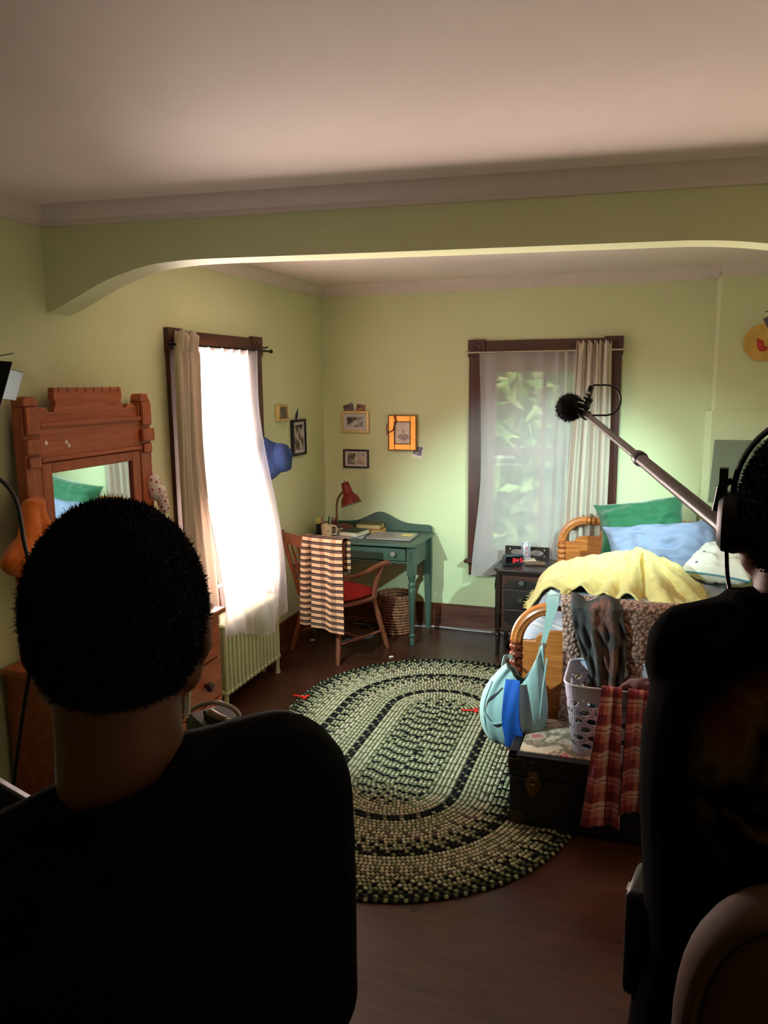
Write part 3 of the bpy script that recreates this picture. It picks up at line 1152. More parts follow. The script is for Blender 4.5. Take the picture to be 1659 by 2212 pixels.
# striped towel over the chair back
t = NT('striped_towel')
tc = t.new('ShaderNodeTexCoord')
sp = t.new('ShaderNodeSeparateXYZ')
t.link(tc.outputs['UV'], sp.inputs[0])
fr = t.math('FRACT', t.math('MULTIPLY', sp.outputs['Y'], 21.0))
c1 = lin((206, 152, 112)); c2 = lin((26, 14, 18)); c3 = lin((150, 100, 78))
stripes = t.ramp(fr, [(0, c1), (.42, c1), (.46, c2), (.60, c2), (.63, c3), (.68, c3), (.71, c2), (.88, c2), (.92, c3), (.98, c1)], 'LINEAR')
fx = t.math('FRACT', t.math('MULTIPLY', sp.outputs['X'], 3.4))
dark = t.ramp(fx, [(0, (1, 1, 1, 1)), (.55, (1, 1, 1, 1)), (.62, (.62, .56, .56, 1)), (.92, (.62, .56, .56, 1)), (.98, (1, 1, 1, 1))])
t.link(t.mix(1.0, stripes, dark, 'MULTIPLY'), t.b.inputs['Base Color'])
t.set(Roughness=.92)
t.bump(t.noise(t.coords((1, 1, 1), 'UV'), 260, 2), .4, .002)
M['stripe'] = t.m


def uvgrid(o, nu, nv):
    me = o.data
    uv = me.uv_layers.new(name='cloth')
    for li, l in enumerate(me.loops):
        i = l.vertex_index
        uv.data[li].uv = ((i % (nu + 1)) / nu, 1 - (i // (nu + 1)) / nv)


def sheet(name, label, cat, fn, nu, nv, m, thick=.004, sub=1, group=None, parent=None):
    P = [[fn(i / nu, j / nv) for i in range(nu + 1)] for j in range(nv + 1)]
    b = MB()
    b.grid(P)
    o = b.build(name, m, parent, smooth=180)
    uvgrid(o, nu, nv)
    if thick:
        md = o.modifiers.new('thickness', 'SOLIDIFY'); md.thickness = thick; md.offset = 0
    if sub:
        md = o.modifiers.new('smooth', 'SUBSURF'); md.levels = sub; md.render_levels = sub
    if parent is None:
        tag(o, label, cat, group)
    elif label:
        o['label'] = label
    return o


def f_towel(u, v):
    # over the comb rail: front half hangs outside the back (towards the room)
    q = .10 + .95 * u
    xr, yr = .035 + .305 * q, -.345 + .075 * q * q
    L = v * .94
    topz = .955
    if L < .24:
        z = topz - (.24 - L); y = yr + .036
        x = xr
    elif L < .30:
        a = (L - .24) / .06 * PI
        z = topz + .018 * math.sin(a); y = yr + .036 * math.cos(a)
        x = xr
    else:
        d = L - .30
        z = topz - d; y = yr - .036 - .02 * d - .035 * math.sin(min(1, d / .6) * PI) * 0
        x = xr + .06 * d * (u - .35)
        y -= (.014 * math.sin(u * 8 + .8) + .006 * math.sin(u * 17 + d * 3)) * min(1, d / .12)
        y += .060 * math.exp(-((u - .20) / .030) ** 2) * min(1, d / .1)
        z -= .03 * u * min(1, d / .5)
        if u < .22:
            y += .0
    p = CH @ Vector((x, y, z))
    return tuple(p)


sheet('striped_towel', 'orange and dark striped woven towel draped over the armchair back', 'towel', f_towel, 44, 60, M['stripe'], .006, 1)

# ------------------------------------------------------------------ things on the desk
mg = thing('mug', 'cream mug with small printed figures holding pens, at the left end of the desk', 'mug', (-2.19, 5.20, DH))
t = NT('printed_mug')
vv = t.coords()
vo = t.new('ShaderNodeTexVoronoi'); vo.inputs['Scale'].default_value = 38
t.link(vv, vo.inputs['Vector'])
msk = t.ramp(vo.outputs['Distance'], [(0.22, (1, 1, 1, 1)), (0.3, (0, 0, 0, 1))])
t.link(t.mix(msk, lin((222, 206, 172)), vo.outputs['Color'], 'MULTIPLY'), t.b.inputs['Base Color'])
pm = t.mix(t.math('MULTIPLY', msk, .55), lin((222, 206, 172)), lin((88, 76, 84)))
t.link(pm, t.b.inputs['Base Color'])
t.set(Roughness=.3)
mugp = [(.001, 0), (.034, 0), (.038, .004), (.040, .092), (.0385, .095), (.036, .092), (.034, .010), (.001, .008)]
MB().lathe(mugp, (-2.19, 5.20, DH + .0005), (0, 0, 1), 28).build('body', t.m, mg)
MB().tube(smoothpath([(-2.152, 5.205, DH + .078), (-2.128, 5.215, DH + .080), (-2.117, 5.218, DH + .052), (-2.128, 5.213, DH + .022), (-2.153, 5.205, DH + .018)], 5), .006, 8).build('handle', M['cream'], mg)
pens = [((-.012, .008), (-.05, .02), (206, 70, 84), 'pink pen leaning left in the cream mug'),
        ((-.016, -.006), (-.03, -.01), (170, 120, 180), 'mauve pen in the cream mug'),
        ((.000, .010), (.01, .03), (34, 40, 40), 'black pen standing in the middle of the cream mug'),
        ((.014, -.004), (.05, .01), (60, 84, 130), 'blue pen leaning right in the cream mug'),
        ((.012, .010), (.072, .02), (190, 40, 44), 'red pen leaning farthest right in the cream mug')]
for k, (a, c_, colr, lab) in enumerate(pens):
    p0 = Vector((-2.19 + a[0] * .8, 5.20 + a[1] * .8, DH + .012)); p1 = Vector((-2.19 + c_[0] * .95, 5.20 + c_[1], DH + .146))
    pn = thing('pen', lab, 'pen', p0, 'pens in the mug')
    MB().tube([p0, p0.lerp(p1, .7)], .004, 8).build('barrel', mat('pen_plastic_%d' % k, colr, .35), pn)
    MB().tube([p0.lerp(p1, .7), p0.lerp(p1, .97), p1], [.0048, .0048, .003], 8).build('cap', mat('pen_cap_%d' % k, tuple(min(255, int(q * .8)) for q in colr), .35), pn)
# small yellow-topped box behind the mug
fb = thing('sticky_note_holder', 'dark little box with yellow slips behind the cream mug', 'box', (-2.275, 5.32, DH))
MB().box((-2.31, 5.28, DH + .001), (-2.235, 5.36, DH + .085)).build('body', M['black'], fb, bevel=.003)
MB().cbox((-2.285, 5.30, DH + .098), (.05, .05, .03), .2, .3).build('slips', mat('yellow_slips', (206, 196, 120), .8), fb)

dl = thing('desk_lamp', 'dark red gooseneck desk lamp at the left end of the desk', 'lamp', (-2.17, 5.43, DH))
M['lampred'] = mat('dark_red_enamel', (112, 28, 30), .38, var=.06)
MB().lathe([(.001, 0), (.098, 0), (.10, .008), (.094, .022), (.075, .036), (.04, .048), (.012, .052), (.001, .053)], (-2.16, 5.45, DH + .0005), (0, 0, 1), 32).build('base', M['lampred'], dl)
neck = smoothpath([(-2.205, 5.44, DH + .04), (-2.205, 5.44, DH + .18), (-2.19, 5.43, DH + .245), (-2.15, 5.41, DH + .295), (-2.105, 5.395, DH + .315)], 7)
MB().tube(neck, .0085, 10).build('gooseneck', mat('worn_brass_neck', (140, 104, 74), .35, .8), dl)
sa = Vector((.34, -.10, -.93)).normalized()
so = Vector((-2.108, 5.37, DH + .375))
sh = MB()
sh.lathe([(.001, -.008), (.025, -.006), (.029, 0), (.034, .05), (.036, .075), (.052, .10), (.062, .108), (.068, .126), (.074, .15), (.080, .162), (.0795, .1625), (.073, .150), (.060, .11), (.04, .085), (.001, .08)], so, sa, 32)
lsh = sh.build('lamp_shade', M['lampred'], dl, smooth=50)
MB().lathe([(.0775, .1605), (.0725, .150), (.0595, .111), (.0385, .087), (.001, .082), (.001, .0835), (.037, .0885), (.058, .112), (.071, .151), (.0765, .1606)], so, sa, 32).build('lining', mat('white_shade_lining', (215, 218, 222), .4), lsh)
MB().tube([so - sa * .006, so - sa * .022], .003, 8).build('switch', M['blackm'], dl)


def book(name, label, c, w, d, h, rz, cover, pages=(222, 210, 184), group=None):
    bk = thing(name, label, 'book', c, group)
    F_ = frame(c, rz)
    k = str(len(bpy.data.materials))
    cm_ = mat('book_cover_' + k, cover, .55)
    b = MB(F_)
    b.box((-w / 2, -d / 2, 0), (w / 2, d / 2, .003)); b.box((-w / 2, -d / 2, h - .003), (w / 2, d / 2, h)); b.box((-w / 2, -d / 2, 0), (-w / 2 + .004, d / 2, h))
    b.build('cover', cm_, bk, bevel=.0012)
    MB(F_).box((-w / 2 + .003, -d / 2 + .004, .0032), (w / 2 - .004, d / 2 - .004, h - .0032)).build('pages', mat('book_pages_' + k, pages, .85, var=.05, vscale=300), bk)
    return bk


tag(MB(frame((-2.03, 5.26, DH + .0005), .12)).box((-.11, -.07, 0), (.11, .07, .006)).build('notebook', mat('pale_notebook', (176, 176, 196), .7)), 'thin pale notebook lying under the dark green book', 'notebook')
book('book', 'thick dark green book with cream pages, lying left of the laptop', (-2.01, 5.29, DH + .007), .155, .185, .036, -.18, (52, 58, 44))
book('book', 'orange-brown book at the bottom of the stack against the back rail', (-1.945, 5.49, DH + .0005), .20, .13, .026, -.03, (168, 108, 40), (196, 150, 80))
book('book', 'brown-green book on top of the stack against the back rail', (-1.955, 5.493, DH + .027), .19, .13, .034, .05, (96, 78, 40), (180, 160, 110))
tag(MB(frame((-1.88, 5.45, DH + .0005), -.5)).box((-.05, -.05, 0), (.05, .05, .004)).build('paper_pad', M['paper']), 'small loose paper pad poking out beside the book stack', 'paper')
for k, (c, w, d, h, rz, cv, lab) in enumerate([((-2.17, 5.31, DH + .0005), .13, .10, .020, .5, (92, 80, 56), 'small brown book lying behind the mug, lowest of three'),
                                              ((-2.175, 5.315, DH + .021), .12, .09, .014, .35, (150, 110, 60), 'small tan book in the middle of the pile behind the mug'),
                                              ((-2.17, 5.32, DH + .0355), .11, .085, .014, .6, (64, 66, 70), 'small grey book on top of the pile behind the mug')]):
    book('book', lab, c, w, d, h, rz, cv)
LP = frame((-1.72, 5.30, DH + .0005), .03)
lp = thing('laptop', 'closed silver laptop with a yellow sticky note on its lid', 'laptop', (-1.72, 5.30, DH))
M['alu'] = mat('brushed_aluminium', (166, 156, 150), .38, .55, var=.03)
MB(LP).box((-.165, -.115, .002), (.165, .115, .010)).build('base', M['alu'], lp, bevel=.003)
MB(LP).box((-.165, -.115, .0108), (.165, .115, .0168)).build('lid', M['alu'], lp, bevel=.003)
b = MB(LP)
b.lathe([(.001, .0169), (.016, .0169), (.016, .0173), (.001, .0173)], (0, 0, 0), (0, 0, 1), 20, 1, .9)
b.build('emblem', mat('grey_emblem', (112, 104, 102), .3, .4), lp)
MB(LP).box((.065, .0, .0170), (.145, .07, .0176)).build('sticky_note', mat('yellow_note', (222, 200, 120), .8), lp)
b = MB(LP)
for x in (-.14, .14):
    b.lathe([(.006, -.0), (.006, .002), (.001, .002)], (x, -.095, 0), (0, 0, 1), 10)
    b.lathe([(.006, -.0), (.006, .002), (.001, .002)], (x, .095, 0), (0, 0, 1), 10)
b.build('foot', M['black'], lp)
tag(MB().tube(smoothpath([(-1.60, 5.42, DH + .003), (-1.575, 5.40, DH + .003), (-1.57, 5.44, DH + .003), (-1.60, 5.47, DH + .003)], 6), .0025, 6).build('charging_cable', mat('white_cable', (220, 220, 222), .5)), 'short white cable behind the laptop on the desk', 'cable')


# ------------------------------------------------------------------ framed pictures
def photo_mat(name, lo, hi, scale=22, mid=None):
    t = NT(name)
    v = t.coords()
    f = t.noise(v, scale, 3, .5)
    st = [(.38, lin(lo)), (.5, lin(mid or tuple((a + b) // 2 for a, b in zip(lo, hi)))), (.6, lin(hi))]
    t.link(t.ramp(f, st), t.b.inputs['Base Color'])
    t.set(Roughness=.45)
    return t.m


def picture(label, wall, c, w, h, fr, fw, fd, matw, ph, tilt=0.0, pw=None, phh=None, name='picture_frame'):
    """wall 'B' = on the back wall, 'L' = on the left wall; c = (along, z)"""
    if wall == 'B':
        o = (c[0], YB, c[1]); F_ = frame(o, 0, 0, tilt)
    else:
        o = (XL, c[0], c[1]); F_ = frame(o, PI / 2, 0, tilt)
    # local: x along the wall, -y out of the wall, z up
    p = thing(name, label, 'picture', o, 'pictures on the bedroom walls')
    b = MB(F_)
    for lo, hi in (((-w / 2, -h / 2), (-w / 2 + fw, h / 2)), ((w / 2 - fw, -h / 2), (w / 2, h / 2)), ((-w / 2 + fw, -h / 2), (w / 2 - fw, -h / 2 + fw)), ((-w / 2 + fw, h / 2 - fw), (w / 2 - fw, h / 2))):
        b.box((lo[0], -fd, lo[1]), (hi[0], -.001, hi[1]))
    b.build('frame', fr, p, bevel=.003)
    if matw:
        MB(F_).box((-w / 2 + fw * .8, -fd * .55, -h / 2 + fw * .8), (w / 2 - fw * .8, -.003, h / 2 - fw * .8)).build('mat_board', M['matboard'], p)
    a, d = (pw or w - 2 * (fw + matw)), (phh or h - 2 * (fw + matw))
    if ph is not None:
        MB(F_).box((-a / 2, -fd * .55 - .0015, -d / 2), (a / 2, -.004, d / 2)).build('photograph', ph, p)
    return p, F_


picture('pale gold frame with a dark group photograph on a wide mat, below two snapshots', 'B', (-2.108, 1.556), .222, .165, M['palegold'], .017, .018, .028, photo_mat('group_photo', (26, 24, 28), (196, 194, 192), 17))
p, F_ = picture('small black frame holding two old photographs side by side, above the desk lamp', 'B', (-2.106, 1.276), .207, .143, M['blackframe'], .014, .02, .022, None)
MB(F_).cbox((-.035, -.0125, .0), (.060, .003, .085), 0, 0, .06).build('photograph', photo_mat('old_photo', (60, 54, 46), (176, 166, 150), 24), p)
MB(F_).cbox((.040, -.0125, .0), (.055, .003, .085), 0, 0, .07).build('photograph', photo_mat('old_photo_pale', (110, 96, 86), (186, 172, 158), 24), p)
p, F_ = picture('heavy gold frame with a faded portrait, red beads over its corner', 'B', (-1.730, 1.478), .222, .264, M['gold'], .050, .026, 0, photo_mat('faded_portrait', (208, 186, 170), (230, 212, 196), 9))
b = MB(F_)
for lo, hi in (((-.111, -.132), (-.103, .132)), ((.103, -.132), (.111, .132)), ((-.103, -.132), (.103, -.124)), ((-.103, .124), (.103, .132))):
    b.box((lo[0], -.031, lo[1]), (hi[0], -.020, hi[1]))
for lo, hi in (((-.065, -.086), (-.058, .086)), ((.058, -.086), (.065, .086)), ((-.058, -.086), (.058, -.079)), ((-.058, .079), (.058, .086))):
    b.box((lo[0], -.030, lo[1]), (hi[0], -.018, hi[1]))
b.build('edge_moulding', M['goldold'], p, bevel=.002)
b = MB(F_)   # the sitter: head and shoulders, softly toned
b.lathe([(.001, 0), (.014, 0), (.014, .001), (.001, .001)], (0.006, -.0165, .01), (0, -1, 0), 20, 1, 1.3)
b.build('sitter_head', mat('portrait_tone', (190, 168, 154), .6), p)
MB(F_).prism([(-.045, -.035), (-.03, -.014), (-.004, -.005), (.006, -.018), (.016, -.005), (.04, -.016), (.052, -.04), (.01, -.06)], 'Y', -.0172, -.0162).build('sitter_coat', mat('portrait_coat_tone', (168, 148, 140), .6), p)
bd = thing('bead_string', 'dark string with red beads draped over the gold frame', 'necklace', (-1.80, YB - .035, 1.52))
pth = smoothpath([(-1.79, YB - .036, 1.612), (-1.775, YB - .036, 1.565), (-1.79, YB - .036, 1.53), (-1.80, YB - .036, 1.50), (-1.83, YB - .034, 1.482), (-1.85, YB - .03, 1.50), (-1.847, YB - .03, 1.545)], 5)
MB().tube(pth, .004, 6).build('string', mat('dark_red_cord', (82, 38, 30), .7), bd)
b = MB()
for q in ((-1.80, 1.497), (-1.795, 1.502), (-1.842, 1.478), (-1.845, 1.468), (-1.783, 1.60), (-1.78, 1.585)):
    b.ball((q[0], YB - .037, q[1]), .006, 10, 6)
b.build('bead', mat('red_beads', (176, 40, 36), .3), bd)


def snapshot(label, c, w, h, tilt, m, border=0.0, bottom=0.0, y=YB - .003):
    F_ = frame((c[0], y, c[1]), 0, 0, tilt)
    p = thing('snapshot', label, 'photograph', (c[0], y, c[1]))
    MB(F_).box((-w / 2, -.001, -h / 2), (w / 2, 0, h / 2)).build('print', M['paper'], p)
    MB(F_).box((-w / 2 + border, -.0016, -h / 2 + border + bottom), (w / 2 - border, -.0008, h / 2 - border)).build('image', m, p)


snapshot('small dark snapshot tilted left, tucked above the pale gold frame', (-2.160, 1.662), .085, .062, -.33, photo_mat('snap_a', (40, 26, 34), (128, 110, 116), 40), .002)
snapshot('small brown snapshot tilted right, tucked above the pale gold frame', (-2.062, 1.662), .078, .058, .14, photo_mat('snap_b', (66, 32, 24), (176, 120, 80), 40), .002)
snapshot('instant photo with a white border poking out under the heavy gold frame', (-1.618, 1.338), .080, .095, .20, photo_mat('snap_c', (28, 20, 36), (150, 140, 150), 30), .006, .016)
# left wall pictures
picture('small brass-edged picture with a grey print, left wall, right of the window', 'L', (4.862, 1.653), .155, .108, M['palegold'], .014, .03, 0, photo_mat('grey_print', (84, 72, 66), (120, 106, 96), 12))
picture('narrow black frame with a feather behind it, nearest the corner on the left wall', 'L', (5.125, 1.469), .225, .255, M['blackframe'], .018, .025, .02, photo_mat('tall_photo', (40, 36, 40), (190, 178, 166), 18))
tag(MB().tube([(XL + .012, 5.085, 1.58), (XL + .014, 5.10, 1.63), (XL + .012, 5.125, 1.675)], [.004, .010, .001], 8, flat=.35).build('feather', mat('dark_feather', (40, 52, 60), .7)), 'dark feather stuck above the narrow black frame', 'feather')

# blue hat hanging from the casing of the left window
ht = thing('hat', 'blue denim bucket hat hanging on the right casing of the left window', 'hat', (XL + .03, 4.56, 1.23))
M['denim'] = mat('blue_denim', (54, 76, 128), .85, var=.18, vscale=60, bump=.25, bscale=240)
HB = Matrix.Translation((XL + .078, 4.56, 1.372)) @ Matrix.Rotation(.12, 4, 'Z') @ Matrix.Rotation(1.50, 4, 'Y') @ Matrix.Rotation(.5, 4, 'Z')
b = MB(HB)
rr = []
for r, z in [(.142, -.030), (.136, -.018), (.114, .012), (.100, .034), (.096, .046), (.092, .08), (.083, .108), (.066, .124), (.03, .130), (.002, .131)]:
    rr.append([(r * 1.02 * math.cos(a) * (1 + .05 * math.sin(3 * a + 1)), r * .84 * math.sin(a), z + (.012 * math.sin(2 * a + .6) if z < .03 else -.016 * math.cos(a) ** 2 * (z > .12))) for a in [2 * PI * k / 36 for k in range(36)]])
b.grid(rr, wrap=True)
b.build('crown', M['denim'], ht, smooth=180, thick=.004)
MB(HB).tube([(.1005 * 1.02 * math.cos(2 * PI * k / 36), .1005 * .84 * math.sin(2 * PI * k / 36), .036) for k in range(36)], .004, 6, closed=True).build('seam_band', M['denim'], ht)

# round yellow plate and lamp beside it on the chimney breast
pl_ = thing('wall_plate', 'round yellow woven plate with a red motif hanging on the chimney breast', 'plate', (.66, 5.49, 2.07))
MB().lathe([(.001, 0), (.06, .004), (.085, .010), (.112, .020), (.114, .024), (.108, .024), (.08, .014), (.06, .008), (.001, .006)], (.66, 5.498, 2.072), (0, -1, 0), 40).build('plate', mat('yellow_woven_straw', (206, 164, 84), .7, bump=.3, bscale=200), pl_)
b = MB()
b.ball((.645, 5.488, 2.06), (.020, .004, .03)); b.ball((.66, 5.488, 2.035), (.028, .004, .018)); b.ball((.632, 5.488, 2.085), (.010, .004, .012))
b.build('motif', mat('red_motif', (176, 52, 36), .6), pl_)
tag(MB().prism([(.395, 1.062), (1.05, 1.062), (1.05, 1.463), (.412, 1.463)], 'Y', 5.466, 5.489).build('shade_board', mat('painted_shade_grey_green', (120, 126, 104), .7, var=.04), bevel=.003), 'flat grey-green board painted as a shadow patch on the chimney breast above the bed', 'board')  # thin board whose grey-green colour stands in for a shadow patch

# ------------------------------------------------------------------ nightstand
NX0, NX1, NY0, NY1, NH = -.935, -.575, 5.12, 5.50, .605
ns = thing('nightstand', 'near-black wooden nightstand with three drawers, left of the bed', 'nightstand', (-.755, 5.31, 0))
b = MB()
b.prism([(NX0 - .015, NY0 + .03), (NX0 + .02, NY0 - .015), (NX1 - .02, NY0 - .015), (NX1 + .012, NY0 + .03), (NX1 + .012, NY1 + .01), (NX0 - .015, NY1 + .01)], 'Z', NH - .022, NH)
b.build('top', M['night'], ns, bevel=.006)
b = MB()
b.box((NX0 + .035, NY0 + .02, .185), (NX1 - .035, NY1 - .01, NH - .022)); b.box((NX0 + .01, NY0 + .006, NH - .042), (NX1 - .01, NY1, NH - .022)); b.box((NX0 + .02, NY0 + .005, .165), (NX1 - .02, NY1 - .01, .19))
b.build('carcass', M['night'], ns, bevel=.003)
for z0, z1, hi in ((.475, .56, 1), (.335, .466, 0), (.195, .326, 0)):
    d = MB().box((NX0 + .045, NY0 + .004, z0), (NX1 - .045, NY0 + .02, z1)).build('drawer', M['nightpanel'], ns, bevel=.002)
    xm = (NX0 + NX1) / 2
    if hi:
        pts = [(xm - .115, z0 + .004), (xm + .115, z0 + .004), (xm + .115, z0 + .02), (xm + .09, z0 + .05), (xm + .05, z0 + .058), (xm - .05, z0 + .058), (xm - .09, z0 + .05), (xm - .115, z0 + .02)]
    else:
        pts = [(xm - .115, z0 + .004), (xm + .115, z0 + .004), (xm + .115, z1 - .004), (xm - .115, z1 - .004)]
        if z0 < .2:
            pts = [(xm - .115, z1 - .004), (xm - .115, z0 + .05), (xm - .08, z0 + .022), (xm + .08, z0 + .022), (xm + .115, z0 + .05), (xm + .115, z1 - .004)]
    MB().prism(pts, 'Y', NY0 + .001, NY0 + .0045).build('inlay_panel', M['nightdark'], d)
    MB().lathe([(.008, -.001), (.008, .01), (.017, .017), (.020, .026), (.014, .034), (.001, .037)], (xm, NY0 + .002, (z0 + z1) / 2), (0, -1, 0), 18).build('knob', M['nightknob'], d)
for x in (NX0 + .02, NX1 - .02):
    for y in (NY0 + .02, NY1 - .02):
        b = MB()
        b.lathe([(.012, 0), (.015, .005), (.013, .05), (.018, .115), (.013, .12), (.020, .135), (.020, .145), (.016, .155), (.021, .165), (.021, .56)], (x, y, 0), (0, 0, 1), 14)
        b.build('leg', M['night'], ns)
b = MB()
bx0, bx1 = NX0 + .005, NX1 - .045
y_ = NY1 - .004
# pierced gallery: rails, uprights and an oval ring in each half
b.box((bx0, y_ - .014, NH), (bx1, y_, NH + .012)); b.box((bx0, y_ - .014, NH + .072), (bx1, y_, NH + .086))
for x in (bx0, (bx0 + bx1) / 2 - .02, bx1 - .03):
    b.box((x, y_ - .014, NH + .010), (x + (.04 if x != bx0 and x != bx1 - .03 else .03), y_, NH + .074))
for xc in (bx0 + .087, bx1 - .087):
    for s in (-1, 1):
        for q in (-1, 1):
            pts = [(xc + s * .062, NH + .042 + q * .032)]
            for k in range(9):
                a = PI / 2 * k / 8
                pts.append((xc + s * .047 * math.sin(a) * 1.0, NH + .042 + q * .021 * math.cos(a)))
            pts2 = [(xc, NH + .042 + q * .033)] + [(xc, NH + .042 + q * .021)] + pts[2:] + [(xc + s * .062, NH + .042)] + [(xc + s * .062, NH + .042 + q * .006), (xc + s * .046, NH + .042 + q * .024), (xc + s * .05, NH + .042 + q * .033)]
            b.prism(pts2, 'Y', y_ - .014, y_)
b.build('gallery', M['night'], ns, bevel=.0015)

# alarm clock, can on a coaster, glasses case
ac = thing('alarm_clock', 'black alarm clock showing red digits on the nightstand', 'clock', (-.835, 5.235, NH))
AC = frame((-.835, 5.24, NH + .001), .50)
b = MB(AC)
b.loft([[(x, -.028, z) for x, z in ((-.06, .006), (.06, .006), (.064, .05), (.058, .072), (-.058, .072), (-.064, .05))],
        [(x, -.020, z) for x, z in ((-.068, .004), (.068, .004), (.072, .05), (.064, .080), (-.064, .080), (-.072, .05))],
        [(x, .055, z) for x, z in ((-.055, .004), (.055, .004), (.06, .045), (.052, .066), (-.052, .066), (-.06, .045))]])
b.build('body', mat('dark_grey_clock_case', (38, 40, 44), .45), ac, bevel=.003)
MB(AC).box((-.060, -.0295, .012), (.060, -.0275, .070)).build('display', mat('glossy_black_face', (8, 7, 8), .12), ac)
t = NT('red_led_digits')
t.b.inputs['Base Color'].default_value = (.3, 0, 0, 1)
t.b.inputs['Emission Color'].default_value = (1, .02, .03, 1)
t.b.inputs['Emission Strength'].default_value = 1.6
M['led'] = t.m
seg7 = {'3': 'abgcd', '4': 'fgbc', '5': 'afgcd'}
for k, dch in enumerate('345'):
    b = MB(AC)
    cx, w, h = (-.006, .018, .050, )[k], .0085, .013
    for sgm in seg7[dch]:
        lo, hi = {'a': ((-w, h * 2 - .002), (w, h * 2 + .002)), 'g': ((-w, h - .002), (w, h + .002)), 'd': ((-w, -.002), (w, .002)),
                  'f': ((-w - .002, h), (-w + .002, h * 2)), 'b': ((w - .002, h), (w + .002, h * 2)), 'e': ((-w - .002, 0), (-w + .002, h)), 'c': ((w - .002, 0), (w + .002, h))}[sgm]
        b.box((cx + lo[0], -.0302, .028 + lo[1]), (cx + hi[0], -.0296, .028 + hi[1]))
    b.build('digit', M['led'], ac)
b = MB(AC)
for z in (.034, .046):
    b.box((.005, -.0302, z - .0015), (.008, -.0296, z + .0015))
b.build('colon', M['led'], ac)
MB(AC).lathe([(.001, .004), (.012, .003), (.014, 0)], (0.01, .0, .0735), (0, .12, 1), 16).build('snooze_button', M['black'], ac)
tag(MB(frame((-.757, 5.43, NH + .0005), .3)).box((-.05, -.05, 0), (.05, .05, .005)).build('coaster', mat('cream_coaster', (214, 190, 160), .6), bevel=.001), 'square cream coaster under the drink can', 'coaster')
cn = thing('drink_can', 'silver drink can with red lettering standing on the coaster', 'can', (-.775, 5.425, NH + .006))
canp = [(.001, .004), (.020, .003), (.024, 0), (.026, .003), (.0325, .014), (.0330, .02), (.0330, .100), (.031, .108), (.0268, .116), (.0272, .120), (.0258, .1205), (.0248, .116), (.001, .115)]
MB().lathe(canp, (-.775, 5.425, NH + .006), (0, 0, 1), 28).build('body', mat('silver_can', (200, 200, 206), .3, .6), cn)
# lettering on the can, set upright along its side
fc_ = bpy.data.curves.new('can_lettering', 'FONT')
fc_.body = 'Coke'
fc_.size = .036
fc_.extrude = .0004
fc_.align_x = 'CENTER'
fc_.align_y = 'CENTER'
fo = bpy.data.objects.new('can_lettering_draft', fc_)
COL.objects.link(fo)
dg = bpy.context.evaluated_depsgraph_get(); dg.update()
me = bpy.data.meshes.new_from_object(fo.evaluated_get(dg))
bpy.data.objects.remove(fo)
b = MB()
Vt = []
for vtx in me.vertices:
    a = -1.15 + vtx.co.y / .033
    r_ = .0333 + vtx.co.z
    Vt.append((-.775 + r_ * math.cos(a), 5.425 + r_ * math.sin(a), NH + .066 + vtx.co.x * .95))
b.add(Vt, [tuple(p_.vertices) for p_ in me.polygons])
b.build('lettering', mat('red_lettering', (186, 36, 50), .4), cn, smooth=0)
MB().tube([(-.778, 5.42, NH + .1225), (-.768, 5.42, NH + .1225)], .004, 8, flat=.4).build('pull_tab', M['steel'], cn)
gc = thing('glasses_case', 'brown speckled soft glasses case on the nightstand in front of the coaster', 'glasses case', (-.69, 5.29, NH))
t = NT('speckled_case')
vo = t.new('ShaderNodeTexVoronoi'); vo.inputs['Scale'].default_value = 130
t.link(t.coords(), vo.inputs['Vector'])
t.link(t.ramp(vo.outputs['Distance'], [(.2, lin((30, 18, 14))), (.6, lin((112, 80, 56)))]), t.b.inputs['Base Color'])
t.set(Roughness=.7)
b = MB(frame((-.69, 5.285, NH + .001), .2))
b.loft([[(x, y * s + .015 * math.cos(x * 30), z) for x, y in [(.075 * math.cos(a) * (.7 + .3 * s), .03 * math.sin(a)) for a in [2 * PI * k / 28 for k in range(28)]]] for s, z in ((.9, 0), (1.05, .006), (1, .014), (.7, .022), (.2, .025))])
b.build('body', t.m, gc, smooth=60)
MB(frame((-.69, 5.285, NH + .001), .2)).tube([(.077 * math.cos(2 * PI * k / 28), .0315 * math.sin(2 * PI * k / 28) + .015 * math.cos(.077 * math.cos(2 * PI * k / 28) * 30), .011) for k in range(28)], .0015, 6, closed=True).build('zip', M['black'], gc)
tag(MB().tube(smoothpath([(-.87, 5.30, NH + .01), (-.94, 5.34, NH - .0), (-.965, 5.36, .52), (-.985, 5.40, .40), (-.965, 5.45, .30), (-.96, 5.50, .12), (-.93, 5.54, .02)], 6), .003, 6).build('electric_cable', M['black']), 'thin black cord from the alarm clock down beside the nightstand', 'cord')
ps = thing('power_strip', 'black power strip with plugs on the floor under the nightstand', 'power strip', (-.78, 5.36, 0))
MB(frame((-.78, 5.36, .001), .5)).box((-.12, -.025, 0), (.12, .025, .04)).build('body', M['black'], ps, bevel=.006)
for k in range(3):
    MB(frame((-.78, 5.36, .001), .5)).box((-.08 + k * .065, -.018, .04), (-.045 + k * .065, .018, .075)).build('plug', mat('grey_plug', (60, 62, 64), .5) if k == 1 else M['black'], ps, bevel=.004)

